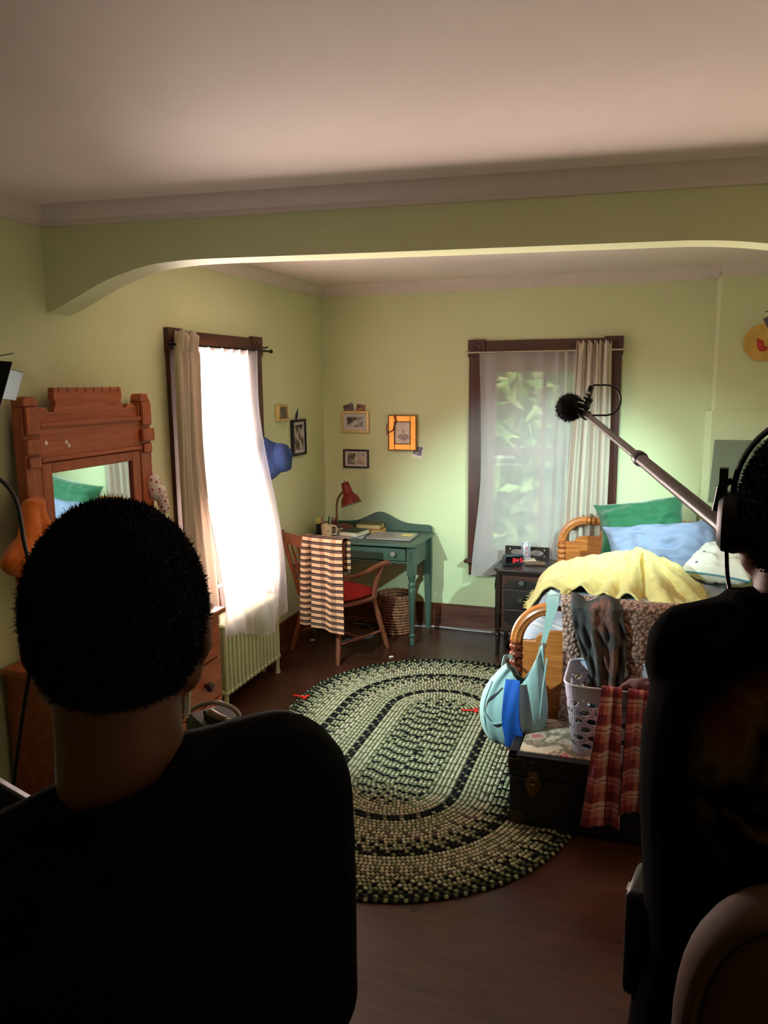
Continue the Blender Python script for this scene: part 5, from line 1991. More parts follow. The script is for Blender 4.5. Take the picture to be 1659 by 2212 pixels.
def latch(x, z, w, h):
    e = MB()
    pts = []
    for k in range(24):
        a = 2 * PI * k / 24
        pts.append((x + w * math.cos(a) * (1 + .12 * math.cos(4 * a)), z + h * math.sin(a) * (1 + .08 * math.cos(6 * a))))
    e.prism(pts, 'Y', TY0 - .010, TY0 - .003)
    o = e.build('lock_plate', M['brass'], tk, bevel=.002)
    MB().cbox((x, TY0 - .017, z - h * .35), (w * .9, .014, h * 1.0)).build('hasp', M['brass'], o, bevel=.004)
    MB().lathe([(.001, .004), (w * .45, .002), (w * .5, 0)], (x, TY0 - .010, z + h * .35), (0, -1, 0), 16).build('keyhole_boss', M['brass'], o)


latch(-.389, .205, .030, .055)
latch(-.012, .205, .036, .062)
latch(.36, .205, .030, .055)
t = NT('faded_rose_chintz')
vo = t.new('ShaderNodeTexVoronoi'); vo.inputs['Scale'].default_value = 13; vo.feature = 'SMOOTH_F1'
nz = t.noise(t.coords(), 9, 4, .6, 1.5)
mp = t.new('ShaderNodeVectorMath', operation='ADD')
t.link(t.coords(), mp.inputs[0])
cb_ = t.new('ShaderNodeCombineXYZ'); t.link(t.math('MULTIPLY', nz, .18), cb_.inputs[0]); t.link(t.math('MULTIPLY', nz, .14), cb_.inputs[1])
t.link(cb_.outputs[0], mp.inputs[1]); t.link(mp.outputs[0], vo.inputs['Vector'])
t.link(t.ramp(vo.outputs['Distance'], [(0, lin((172, 72, 88))), (.16, lin((196, 130, 128))), (.24, lin((206, 190, 168))), (.36, lin((150, 138, 116))), (.46, lin((112, 104, 88))), (.55, lin((208, 196, 172))), (1, lin((212, 200, 178)))]), t.b.inputs['Base Color'])
t.set(Roughness=.85)
tag(MB().box((TX0 + .035, TY0 + .028, TH + .0005), (TX1 - .035, TY1 - .012, TH + .009)).build('floral_cloth', t.m, bevel=.003), 'faded rose-patterned cloth covering the top of the black trunk', 'cloth')

# ------------------------------------------------------------------ laundry basket
BZ = TH + .0100
bk = thing('laundry_basket', 'white plastic laundry basket with round holes standing on the trunk', 'basket', (.02, 3.255, BZ))
M['white'] = mat('white_plastic', (208, 206, 228), .38, var=.02)


def rrect(s, hx, hy, r):
    """point at arc length fraction s on a rounded rectangle"""
    segs = [(2 * (hx - r), 'a'), (PI / 2 * r, 'b'), (2 * (hy - r), 'c'), (PI / 2 * r, 'd')] * 2
    per = sum(q[0] for q in segs)
    q = (s % 1.0) * per
    L1, L2, L3 = 2 * (hx - r), PI / 2 * r, 2 * (hy - r)
    if q < L1: return (-hx + r + q, -hy)
    q -= L1
    if q < L2: a = -PI / 2 + q / r; return (hx - r + r * math.cos(a), -hy + r + r * math.sin(a))
    q -= L2
    if q < L3: return (hx, -hy + r + q)
    q -= L3
    if q < L2: a = q / r; return (hx - r + r * math.cos(a), hy - r + r * math.sin(a))
    q -= L2
    if q < L1: return (hx - r - q, hy)
    q -= L1
    if q < L2: a = PI / 2 + q / r; return (-hx + r + r * math.cos(a), hy - r + r * math.sin(a))
    q -= L2
    if q < L3: return (-hx, hy - r - q)
    q -= L3
    a = PI + q / r
    return (-hx + r + r * math.cos(a), -hy + r + r * math.sin(a))


def bwall(s, z):
    q = z / .30
    hx, hy, r = .262 + .038 * q, .140 + .028 * q, .055 + .01 * q
    x, y = rrect(s, hx, hy, r)
    return (.02 + x, 3.255 + y, BZ + z)


b = MB()
NC = 26
rows_z = [.040 + .0372 * k for k in range(6)]
nh = 16


def strip(z0, z1, n=104, m=2):
    b.grid([[bwall(i / n, z0 + (z1 - z0) * j / m) for i in range(n)] for j in range(m + 1)], wrap=True)


b2 = MB()
strip(0.0, rows_z[0] - .0186, m=2)
# rows of cells: holes on alternate rows are shifted half a cell
for rk, zc in enumerate(rows_z):
    for c in range(NC):
        s0 = (c + .5 * (rk % 2) + .13) / NC
        hs = .5 / NC
        out, inn = [], []
        for k in range(nh):
            a = 2 * PI * (k + .5) / nh
            ca, sa_ = math.cos(a), math.sin(a)
            m_ = max(abs(ca), abs(sa_))
            out.append(bwall(s0 + hs * ca / m_, zc + .0186 * sa_ / m_))
            inn.append(bwall(s0 + hs * .72 * ca, zc + .0128 * sa_))
        b.add(out + inn, [(k, (k + 1) % nh, nh + (k + 1) % nh, nh + k) for k in range(nh)])
strip(rows_z[-1] + .0186, .30, m=4)
b.build('side_wall', M['white'], bk, smooth=0, thick=.003)
pb_ = [bwall(i / 104, .001) for i in range(104)]
b = MB(); b.add(pb_ + [(p[0], p[1], p[2] + .004) for p in pb_], [tuple(range(103, -1, -1)), tuple(range(104, 208))] + [(i, (i + 1) % 104, 104 + (i + 1) % 104, 104 + i) for i in range(104)])
b.build('bottom', M['white'], bk, smooth=0)
MB().tube([bwall(i / 104, .302) for i in range(104)], .0055, 8, closed=True).build('rim', M['white'], bk, smooth=180)

lh = thing('clothes_heap', 'dark laundry lying inside the white basket', 'clothing', (.02, 3.255, BZ + .006))
b = MB()
for k, (x, y, z, r) in enumerate([(-.12, -.02, .06, .085), (.0, .03, .065, .09), (.12, -.01, .06, .085), (-.06, .03, .12, .07), (.07, -.03, .12, .075), (.15, .03, .11, .06), (-.16, .02, .10, .05), (-.19, -.07, .05, .06), (-.19, .07, .05, .06), (-.08, -.075, .05, .06), (.03, -.075, .05, .06), (.14, -.075, .05, .06), (-.20, -.02, .12, .05), (-.14, -.08, .13, .05), (-.02, -.08, .13, .05), (.1, -.08, .13, .05)]):
    b.ball((.02 + x, 3.255 + y, BZ + .004 + z), (r, r * .85, r * .66), 14, 9)
fuse(b, 'heap', mat('charcoal_jersey', (44, 42, 48), .9), lh, .009, 3, .016, 22)

# ------------------------------------------------------------------ red plaid flannel over the basket rim
t = NT('red_plaid_flannel')
tc = t.coords((1, 1, 1), 'UV')
sp = t.new('ShaderNodeSeparateXYZ'); t.link(tc, sp.inputs[0])
fu = t.math('FRACT', t.math('MULTIPLY', sp.outputs['X'], 1.7)); fv = t.math('FRACT', t.math('MULTIPLY', sp.outputs['Y'], 6.4))
dk_, md_, lt_ = (.0, .0, .0, 1), (.5, .5, .5, 1), (1, 1, 1, 1)
su = t.ramp(fu, [(0, dk_), (.38, dk_), (.40, md_), (.68, md_), (.70, lt_), (.97, lt_), (1, dk_)], 'LINEAR')
sv = t.ramp(fv, [(0, dk_), (.36, dk_), (.38, md_), (.66, md_), (.68, lt_), (.97, lt_), (1, dk_)], 'LINEAR')
fac = t.mix(.5, su, sv)
colr = t.ramp(fac, [(0, lin((112, 26, 44))), (.25, lin((150, 52, 62))), (.5, lin((190, 104, 100))), (.75, lin((212, 152, 136))), (1, lin((232, 206, 206)))])
ln = t.math('MAXIMUM', t.math('GREATER_THAN', t.math('ABSOLUTE', t.math('SUBTRACT', fu, .53)), .485), t.math('LESS_THAN', t.math('ABSOLUTE', t.math('SUBTRACT', fv, .80)), .016))
lw_ = t.math('LESS_THAN', t.math('ABSOLUTE', t.math('SUBTRACT', fu, .82)), .018)
c2_ = t.mix(ln, colr, lin((72, 16, 30)))
t.link(t.mix(t.math('MULTIPLY', lw_, .7), c2_, lin((210, 190, 190))), t.b.inputs['Base Color'])
t.set(Roughness=.92)
t.b.inputs['Sheen Weight'].default_value = .2
M['plaid'] = t.m


def f_plaid(x0, x1, xb0, xb1, zb, ph, dep):
    def f(u, v):
        L = v * (.80 + dep)
        ft = 3.255 - .168
        if L < .12:
            q = (.12 - L) / .12
            x = x0 + (x1 - x0) * u + .03 * q; y = ft + .02 + .05 * q; z = BZ + .312 - .10 * q * q - .01
        elif L < .155:
            a = (L - .12) / .035 * PI
            x = x0 + (x1 - x0) * u; y = ft + .02 * math.cos(a) - .004; z = BZ + .304 + .014 * math.sin(a)
        else:
            q = (L - .155) / (.80 + dep - .155)
            x = (x0 + (x1 - x0) * u) * (1 - q) + (xb0 + (xb1 - xb0) * u) * q
            z = BZ + .303 - q * (BZ + .303 - zb) + .025 * (u - .5) * q * math.sin(ph)
            y = ft - .024 - .032 * sst(0, .35, q) - .016 * q
            y -= (.015 * math.sin(u * 6.5 + ph) + .005 * math.sin(u * 15 + ph * 2 + q * 5)) * min(1, q / .15)
        return (x, y, z)
    return f


fl = thing('flannel_shirt', 'red plaid flannel shirt spilling over the laundry basket down the trunk front', 'clothing', (-.04, 3.02, .08))
sheet('shirt_tail', None, None, f_plaid(-.130, -.052, -.190, -.040, .085, .4, 0), 34, 70, M['plaid'], .005, 0, parent=fl)
sheet('sleeve', None, None, f_plaid(-.030, .075, -.045, .075, .165, 2.0, 0), 34, 70, M['plaid'], .005, 0, parent=fl)
b = MB()
b.ball((.035, 3.13, BZ + .31), (.10, .05, .035), 18, 12); b.capsule((-.05, 3.11, BZ + .305), (.12, 3.16, BZ + .33), .022, .03); b.capsule((.02, 3.18, BZ + .30), (.16, 3.12, BZ + .31), .03, .03)
fuse(b, 'collar_heap', M['plaid'], fl, .007, 3, .014, 26)

# ------------------------------------------------------------------ teal bag hanging on the footboard
bg_ = thing('tote_bag', 'pale teal slouchy cloth bag hung by its strap on the footboard', 'bag', (-.50, 3.37, .22))
M['teal'] = mat('pale_teal_canvas', (146, 172, 170), .85, var=.06, vscale=25, bump=.12, bscale=160)
M['tealin'] = mat('dark_bag_lining', (52, 60, 64), .9)
# body: open top slouch bag, outline follows drooping sides
ringsO = []
zs = [.235, .245, .275, .33, .41, .49, .56, .61]
hw = [.045, .085, .118, .148, .155, .135, .098, .070]
cxs = [-.545, -.540, -.533, -.522, -.518, -.515, -.500, -.480]
dpt = [.03, .06, .085, .105, .105, .085, .055, .035]
NBr = 64
P = []
for k, z in enumerate(zs):
    row = []
    for i in range(NBr):
        a = 2 * PI * i / NBr
        ca, sa_ = math.cos(a), math.sin(a)
        x = cxs[k] + hw[k] * ca
        y = 3.345 + dpt[k] * sa_ + .008 * math.sin(a * 7 + k * .7) * (k > 1) + .005 * math.sin(a * 13 + k)
        zz = z
        if k >= 5:     # the right shoulder of the bag is pulled up to the strap
            up = max(0, ca) ** 2
            zz += up * (.03, .08, .12)[k - 5] - .03 * (k - 4) * (1 - abs(ca)) * .9
            x += up * (.0, .012, .016)[k - 5]
        row.append((x, y, zz))
    P.append(row)
b = MB(); b.grid(P, wrap=True)
n0 = b.n
b.f.append(tuple(range(NBr - 1, -1, -1))); b.mi.append(0)
b.build('body', M['teal'], bg_, smooth=180, thick=.005, sub=1)
# seam line and dart folds on the front
for pts in ([(-.60, 3.252, .55), (-.635, 3.262, .44), (-.630, 3.262, .34), (-.60, 3.275, .27)], [(-.635, 3.258, .40), (-.60, 3.242, .362), (-.55, 3.236, .372)], [(-.372, 3.31, .66), (-.385, 3.285, .52), (-.395, 3.283, .40), (-.42, 3.29, .30)]):
    MB().tube(smoothpath(pts, 6), .0045, 6).build('seam', M['teal'], bg_)
# strap: wide ribbon from the right shoulder over the arch, ring, and a short loop at the left
def ribbon(pts, w, th, m, nm, face):
    P_ = smoothpath(pts, 8)
    b = MB()
    n = len(P_)
    R_ = []
    for i, p in enumerate(P_):
        q = i / (n - 1)
        ww = w(q) if callable(w) else w
        f_ = Vector(face)
        tdir = (P_[min(i + 1, n - 1)] - P_[max(i - 1, 0)]).normalized()
        sd = tdir.cross(f_).normalized() * ww / 2
        nn = sd.cross(tdir).normalized() * th / 2
        R_.append([tuple(p + sd + nn), tuple(p - sd + nn), tuple(p - sd - nn), tuple(p + sd - nn)])
    b.loft(R_)
    return b.build(nm, m, bg_, smooth=60)


ribbon([(-.398, 3.375, .700), (-.385, 3.40, .77), (-.372, 3.435, .84), (-.370, 3.455, .873), (-.372, 3.478, .886), (-.373, 3.50, .888), (-.374, 3.525, .884), (-.378, 3.54, .85), (-.40, 3.555, .77)], lambda q: .022 + .036 * sst(0, .4, q), .004, M['teal'], 'strap', (0, -1, .3))
MB().tube([(-.414, 3.372, .688), (-.384, 3.372, .692), (-.384, 3.372, .706), (-.414, 3.372, .702)], .0035, 8, closed=True).build('buckle', M['steel'], bg_)
ribbon([(-.402, 3.372, .695), (-.404, 3.368, .66), (-.41, 3.36, .62)], lambda q: .020 + .02 * q, .005, M['teal'], 'strap_tab', (0, -1, 0))
ribbon([(-.570, 3.345, .560), (-.573, 3.385, .595), (-.572, 3.43, .603), (-.545, 3.455, .598)], .022, .004, M['teal'], 'short_handle', (.8, -.3, .3))
def f_blue(u, v):
    z = .56 - .30 * v
    x = -.512 + (u - .5) * (.062 + .030 * v) - .0 + .022 * sst(.5, 1, v)
    y = 3.228 - .018 * math.sin(v * PI) + .045 * (1 - v) ** 6 - .0022 * math.sin(u * 9 + v * 7) + .018 * v
    return (x, y, z - .006 * math.sin(u * 40) * (v > .97))


sheet('blue_legging', 'bright blue cloth hanging out over the front of the teal bag', 'clothing', f_blue, 24, 40, mat('bright_blue_jersey', (24, 84, 178), .8, var=.08), .006, 0)

# ------------------------------------------------------------------ boom microphone
ML = Vector((-.200, 2.60, 1.752)); BE = Vector((.209, 1.20, 1.559))
bm = thing('boom_microphone', 'boom pole with a furry microphone reaching over the bed from the right', 'microphone', BE)
dirp = (BE - ML).normalized()
M['polem'] = mat('dark_carbon_pole', (58, 48, 48), .38, var=.08, vscale=60)
p1 = ML.lerp(BE, .45)
MB().tube([ML, p1], .0105, 14).build('inner_pole', M['polem'], bm)
MB().tube([p1, BE], .0140, 14).build('outer_pole', M['polem'], bm)
MB().lathe([(.011, -.022), (.016, -.018), (.018, 0), (.018, .014), (.016, .02), (.013, .026)], p1, dirp, 18).build('collar', M['black'], bm)
mc = ML + Vector((-.040, -.01, .012))
b = MB()
rf = np.random.RandomState(11)
b.ball(mc, (.040, .055, .040), 18, 12)
for k in range(2600):
    dv = Vector(rf.normal(size=3)).normalized()
    P = mc + Vector((dv.x * .038, dv.y * .053, dv.z * .038))
    tip = P + dv * rf.uniform(.004, .010) + Vector(rf.normal(size=3)) * .004
    s1 = dv.orthogonal().normalized() * .0012
    b.add([tuple(P + s1), tuple(P - s1), tuple(P + dv.cross(s1)), tuple(tip)], [(0, 1, 3), (1, 2, 3), (2, 0, 3)])
wsm = b.build('windscreen', mat('dark_fur', (30, 24, 26), .95, var=.3, vscale=90), bm, smooth=0)
b = MB()
b.tube([mc + Vector((.028, .0, .0)), mc + Vector((.052, .0, .004)), ML + Vector((.016, 0, .05)), ML + Vector((.026, 0, .082))], [.018, .014, .010, .008], 12)
b.cbox(tuple(ML + Vector((.006, 0, .02))), (.03, .03, .055), 0, 0, .5)
b.cbox(tuple(ML + Vector((.006, .0, -.008))), (.034, .03, .03), 0, 0, .5)
b.build('shock_mount', M['black'], bm, bevel=.003)
b = MB()
for k in range(5):
    c0 = mc + Vector((.030 + .007 * k, -.012, .002 + .011 * k))
    b.ball(c0, (.006, .006, .006), 10, 6)
for k in range(3):
    b.tube([mc + Vector((.026, -.03, .018 - .018 * k)), mc + Vector((.045, -.02, .014 - .02 * k))], .0035, 8)
b.build('mount_clip', M['steel'], bm)
b = MB()
lo, hi = ML + Vector((.026, 0, -.012)), ML + Vector((.030, 0, .083))
cc = (lo + hi) / 2
loop = [hi]
for k in range(13):
    a = PI / 2 - PI * k / 12
    loop.append(Vector((cc.x + .042 + .046 * math.cos(a), cc.y, cc.z + .0475 * math.sin(a))))
loop.append(lo)
b.tube(smoothpath(loop, 3), .0030, 8)
b.build('cable', M['black'], bm)

# ------------------------------------------------------------------ film lamps
def film_lamp(name, label, pos, target, stand_base, sc=1.0, doors=True, tip=-.17):
    root = thing(name, label, 'film lamp', stand_base)
    P = Vector(pos); T = (Vector(target) - P).normalized()
    q = T.to_track_quat('Y', 'Z').to_matrix().to_4x4()
    F_ = Matrix.Translation(P) @ q @ Matrix.Scale(sc, 4)
    b = MB(F_)
    b.loft([[(.07 * c_, -.17, .06 * s_) for c_, s_ in OCT], [(.085 * c_, -.15, .075 * s_) for c_, s_ in OCT], [(.085 * c_, -.05, .075 * s_) for c_, s_ in OCT]])
    b.build('housing', M['black'], root, smooth=20)
    b = MB(F_)
    b.loft([[(.06 * c_, -.048, .055 * s_) for c_, s_ in OCT], [(.06 * c_, -.046, .055 * s_) for c_, s_ in OCT]])
    t = NT('lamp_lens_' + name)
    t.b.inputs['Emission Color'].default_value = (.85, 1, .98, 1)
    t.b.inputs['Emission Strength'].default_value = 9.0
    b.build('lens', t.m, root, smooth=0)
    if doors:
        for (pts) in ([(-.08, -.05, .075), (.08, -.05, .075), (.11, .035, .125), (-.11, .035, .125)], [(-.08, -.05, -.075), (.08, -.05, -.075), (.11, .035, -.125), (-.11, .035, -.125)],
                      [(.085, -.05, -.07), (.085, -.05, .07), (.135, .035, .09), (.135, .035, -.09)], [(-.085, -.05, -.07), (-.085, -.05, .07), (tip, .03 - (tip + .13) * 2.5, .085), (tip, .03 - (tip + .13) * 2.5, -.04)]):
            b = MB(F_)
            b.add(pts, [(0, 1, 2, 3)])
            o = b.build('barn_door', M['black'], root, smooth=0, thick=.003)
            b = MB(F_)
            b.add([(x * .97, y + .002, z * .97) for x, y, z in pts], [(0, 1, 2, 3)])
            b.build('inner_face', M['silverdoor'], o, smooth=0)
    b = MB()
    back = P - T * .11 * sc
    sb = Vector(stand_base)
    topp = Vector((sb.x, sb.y, back.z - .10))
    b.tube([back + Vector((0, 0, -.02)), topp + Vector((0, 0, .03)), topp], .011, 10)
    b.build('yoke', M['blackm'], root)
    b = MB()
    b.tube([topp, Vector((sb.x, sb.y, .75))], .010, 10); b.tube([Vector((sb.x, sb.y, .95)), Vector((sb.x, sb.y, .10))], .014, 10)
    b.build('pole', M['blackm'], root)
    for k in range(3):
        a = .5 + 2 * PI * k / 3
        e = sb + Vector((math.cos(a) * .24, math.sin(a) * .24, .012))
        MB().tube([sb + Vector((0, 0, .45)), e], .008, 8).build('leg', M['blackm'], root)
    return root


OCT = [(math.cos(PI / 8 + k * PI / 4), math.sin(PI / 8 + k * PI / 4)) for k in range(8)]
M['silverdoor'] = mat('pale_inner_flap', (190, 194, 198), .5, var=.02)
film_lamp('film_lamp', 'black film lamp with open flaps at the left wall, level with the camera', LA - Vector((0, 0, 0)), (-.25, 4.3, .9), (-2.12, 1.80, 0), .8)
film_lamp('film_lamp', 'black film lamp with bluish flaps high on the right, above the bed', LB, (-.40, 5.35, .62), (.80, 3.72, .013), .9, True, -.135)

lpn = thing('added_light_panel', 'added light panel on a stand, brightening the ceiling, unseen behind the nearest person', 'light panel', (LP_.x, LP_.y, 0))
MB().box((LP_.x - .17, LP_.y - .17, LP_.z - .05), (LP_.x + .17, LP_.y + .17, LP_.z - .006)).build('housing', M['black'], lpn, bevel=.008)
MB().tube([(LP_.x, LP_.y, LP_.z - .05), (LP_.x, LP_.y, .05)], .012, 10).build('pole', M['blackm'], lpn)
for k in range(3):
    a = .8 + 2 * PI * k / 3
    MB().tube([(LP_.x, LP_.y, .4), (LP_.x + .24 * math.cos(a), LP_.y + .24 * math.sin(a), .010)], .008, 8).build('leg', M['blackm'], lpn)

# tan padded chair back, bottom right
tc_ = thing('padded_chair', 'tan padded chair back with a dark piped seam, at the bottom right corner', 'chair', (.235, .66, 0))
cxr, cyr = .235, .855
b = MB()
outl = []
for k in range(48):
    a = 2 * PI * k / 48
    e = 2 / 3.0
    outl.append((.180 * abs(math.cos(a)) ** e * (1 if math.cos(a) > 0 else -1), .235 * abs(math.sin(a)) ** e * (1 if math.sin(a) > 0 else -1)))
R_ = []
for sc_, dy in ((.3, -.040), (.62, -.039), (.80, -.034), (.858, -.026), (.868, -.016), (.878, -.026), (.93, -.036), (.97, -.028), (1.0, -.004), (1.0, .012), (.96, .03), (.85, .036), (.3, .038)):
    R_.append([(cxr + x * (1 - (1 - sc_) * 1.0), cyr + dy, 1.08 + z * (1 - (1 - sc_) * .80)) for x, z in outl])
b.loft(R_)
bko = b.build('backrest', M['tan'], tc_, smooth=180)
MB().tube([(cxr + x * .868, cyr - .020, 1.08 + z * (1 - .132 * .80)) for x, z in outl], .0055, 8, closed=True).build('piping', M['tandark'], bko, label='dark piped seam')
MB().loft([[(cxr + x * s_, .64 + z * .85 * s_, h_) for x, z in outl] for s_, h_ in ((.7, .70), (1, .715), (1.02, .745), (.95, .775), (.5, .785))]).build('seat', M['tan'], tc_, smooth=180)
for sx in (-.13, .13):
    MB().box((cxr + sx - .014, cyr + .005, .68), (cxr + sx + .014, cyr + .028, 1.05)).build('upright', M['blackm'], tc_)
    for y in (.47, .835):
        MB().tube([(cxr + sx, y, .715), (cxr + sx * 1.15, y + (.02 if y > .6 else -.02), 0)], .013, 10).build('leg', M['blackm'], tc_)
MB().tube([(cxr - .14, .46, .25), (cxr + .14, .46, .25)], .010, 10).build('footrest', M['blackm'], tc_)

# camera monitor on a stand, bottom left edge
mo_ = thing('camera_monitor', 'black camera monitor with a glowing screen at the lower left edge', 'monitor', (-.985, .93, 0))
MF = frame((-1.0, .93, 1.10), .60, -.30, .66)
MB(MF).box((-.115, -.020, -.070), (.085, .018, .085)).build('housing', M['black'], mo_, bevel=.006)
t = NT('glowing_screen')
sp = t.new('ShaderNodeSeparateXYZ'); t.link(t.coords(), sp.inputs[0])
t.b.inputs['Base Color'].default_value = (0, 0, 0, 1)
t.link(t.ramp(t.noise(t.coords(), 14, 2), [(.3, (.75, .9, 1, 1)), (.7, (1, 1, 1, 1))]), t.b.inputs['Emission Color'])
t.b.inputs['Emission Strength'].default_value = 1.3
MB(MF).box((-.105, -.0215, -.058), (.055, -.0205, .030)).build('screen', t.m, mo_)
t = NT('red_screen_mark'); t.b.inputs['Emission Color'].default_value = (1, .05, .05, 1); t.b.inputs['Emission Strength'].default_value = .9
MB(MF).box((.02, -.0222, -.058), (.045, -.0216, -.045)).build('screen_mark', t.m, mo_)
MB().tube([(-.985, .95, 1.10), (-1.0, .98, .95), (-1.0, .98, .05)], .012, 10).build('stand', M['blackm'], mo_)
for k in range(3):
    a = .4 + 2 * PI * k / 3
    MB().tube([(-1.0, .98, .35), (-1.0 + .22 * math.cos(a), .98 + .22 * math.sin(a), .012)], .008, 8).build('leg', M['blackm'], mo_)

# ------------------------------------------------------------------ people
def pframe(c, u):
    U = Vector((u[0], u[1], 0)).normalized()
    R_ = Vector((U.y, -U.x, 0))
    m = Matrix((R_, U, Vector((0, 0, 1)))).transposed().to_4x4()
    m.translation = Vector((c[0], c[1], 0))
    return m                       # local: x = person's right, y = forward, z = up


def hand(b, w, fwd, up, side, curl=.6, s=1.0):
    """palm and five fingers; w wrist point, fwd along the palm, up = back of the hand, side=+1 thumb towards +lateral"""
    f = Vector(fwd).normalized(); n = Vector(up); n = (n - f * n.dot(f)).normalized(); l = f.cross(n) * side
    W_ = Vector(w)
    for k in range(4):
        o = (k - 1.5) * .0195 * s
        b.capsule(W_ + f * .015 * s + l * o * .7, W_ + f * .085 * s + l * o, .0145 * s, .0125 * s, 10, 3)
    for k, L in enumerate((.072, .082, .076, .060)):
        o = (1.5 - k) * .0205 * s
        p = W_ + f * .088 * s + l * o
        d = f
        for j, (q, r0, r1) in enumerate(((.45, .0100, .0093), (.32, .0093, .0085), (.25, .0085, .0075))):
            a = curl * (.55 + .35 * j)
            d = (f * math.cos(a * (j + 1) * .75) - n * math.sin(a * (j + 1) * .75)).normalized()
            e = p + d * L * q * s
            b.capsule(p, e, r0 * s, r1 * s, 10, 3)
            p = e
    p = W_ + f * .022 * s + l * .026 * s
    for j, (L, r0, r1) in enumerate(((.038, .0135, .0118), (.030, .0118, .0100), (.024, .0100, .0085))):
        d = (f * (.55 + .15 * j) + l * (.80 - .28 * j) - n * (.25 + .18 * j)).normalized()
        e = p + d * L * s
        b.capsule(p, e, r0 * s, r1 * s, 10, 3)
        p = e


def head(b, c, hw, hd, hh, yaw=0.0):
    """skull, jaw, face and ears; c = centre of the skull"""
    Q = Matrix.Translation(c) @ Matrix.Rotation(yaw, 4, 'Z')
    keep = b.M
    b.M = keep @ Q
    b.ball((0, -.005, .012), (hw * .96, hd * .98, hh * .93), 24, 16)
    b.ball((0, .028, -.045), (hw * .80, hd * .66, hh * .66), 20, 14)            # face mass
    b.ball((0, .058, -.090), (hw * .46, .030, .028), 16, 10)                    # chin
    for s in (-1, 1):
        b.capsule((s * hw * .70, -.01, -.06), (s * hw * .42, .055, -.092), .024, .020, 12, 4)   # jaw
        b.ball((s * .040, .070, -.028), (.022, .018, .018), 12, 8)              # cheek
        b.ball((s * .030, .083, .018), (.024, .010, .007), 12, 8)               # brow
        b.ball((s * hw * .985, -.008, -.020), (.010, .020, .033), 14, 10, Matrix.Rotation(.25 * s, 3, 'Z'))   # ear
        b.ball((s * hw * .97, .004, -.044), (.008, .010, .013), 10, 8)
    b.capsule((0, .088, .008), (0, .104, -.028), .008, .011, 10, 4)             # nose
    for s in (-1, 1):
        b.ball((s * .011, .097, -.031), (.008, .009, .007), 10, 6)
    b.ball((0, .087, -.055), (.024, .010, .006), 14, 8)                         # lips
    b.ball((0, .085, -.064), (.021, .010, .007), 14, 8)
    b.M = keep
    return Q


def eyes(Mp, Q, parent):
    for s in (-1, 1):
        b = MB(Mp @ Q)
        b.ball((s * .031, .0775, .002), (.0125, .0125, .0095), 14, 10)
        b.build('eye', mat('eye_white', (214, 206, 200), .2) if 'eye_white' not in bpy.data.materials else bpy.data.materials['eye_white'], parent)
        b = MB(Mp @ Q)
        b.ball((s * .031, .0885, .002), (.0052, .0025, .0052), 12, 8)
        b.build('iris', mat('dark_iris', (40, 26, 18), .15) if 'dark_iris' not in bpy.data.materials else bpy.data.materials['dark_iris'], parent)


def torso(b, dz=0.0, grow=0.0, tilt=0.0, top=True, low=.80, rows=None):
    rows = rows or [(.82, .165, .110, .0), (.90, .172, .118, -.006), (.98, .166, .112, -.002), (1.08, .152, .100, .008), (1.18, .160, .106, .008), (1.28, .176, .116, .0), (1.36, .178, .112, -.006), (1.42, .150, .092, -.008), (1.46, .095, .072, -.010)]
    R_ = []
    for z, a, d, f in rows:
        if z < low:
            continue
        ring = []
        for k in range(32):
            t_ = 2 * PI * k / 32
            e = 2 / 2.4
            x = (a + grow) * abs(math.cos(t_)) ** e * (1 if math.cos(t_) > 0 else -1)
            y = f + (d + grow) * abs(math.sin(t_)) ** e * (1 if math.sin(t_) > 0 else -1)
            ring.append((x, y, z + dz + tilt * x * max(0, (z - .95) / .5)))
        R_.append(ring)
    b.loft(R_)


def limb(b, pts, rad, grow=0.0):
    for i in range(len(pts) - 1):
        b.capsule(pts[i], pts[i + 1], rad[i] + grow, rad[i + 1] + grow, 14, 4)


def lower_body(b, grow=0.0, dz=0.0, feet=True):
    for s in (-1, 1):
        limb(b, [(s * .085, 0, .90 + dz), (s * .095, .015, .50 + dz * .5), (s * .10, -.015, .09)], [.082, .055, .038], grow)
        if grow == 0 and feet:
            b.capsule((s * .10, -.02, .050), (s * .105, .10, .036), .030, .018, 12, 4)


def clothes_shoes(Mp, parent, m):
    for s in (-1, 1):
        b = MB(Mp)
        sole = []
        for k in range(28):
            a = 2 * PI * k / 28
            sole.append((s * .105 + (.046 - .006 * math.sin(a)) * math.cos(a), .055 + .140 * math.sin(a)))
        b.loft([[(x, y, z) for x, y in sole] for z in (.0, .02)])
        b.loft([[(s * .105 + (x - s * .105) * sc_, (y - .055) * sc_ * .99 + .055 - (1 - sc_) * .06, z) for x, y in sole] for sc_, z in ((.98, .018), (.95, .05), (.72, .085), (.45, .115), (.42, .13))])
        b.build('shoe', m, parent, smooth=50)


# ---- person A: near left, seen from behind
PA = pframe((-.48, .60), (-.625, .781))
pa = thing('person', 'person in a black sweatshirt with short black hair, back to the camera, at the left', 'person', (-.48, .60, 0))
armR = [(.165, 0, 1.425), (.192, .02, 1.15), (.13, .24, 1.06)]
armL = [(-.165, 0, 1.345), (-.196, .03, 1.07), (-.12, .25, 1.04)]
TA = .24


def A_body(b, g, cloth=False):
    torso(b, 0, g, TA, low=.9 if cloth else .8)
    b.capsule((.045, -.012, 1.452), (.155, 0, 1.432), .046 + g, .064 + g, 14, 5)
    b.capsule((-.045, -.012, 1.415), (-.155, 0, 1.355), .046 + g, .064 + g, 14, 5)
    limb(b, armR, [.060, .045, .029], g)
    limb(b, armL, [.060, .045, .029], g)


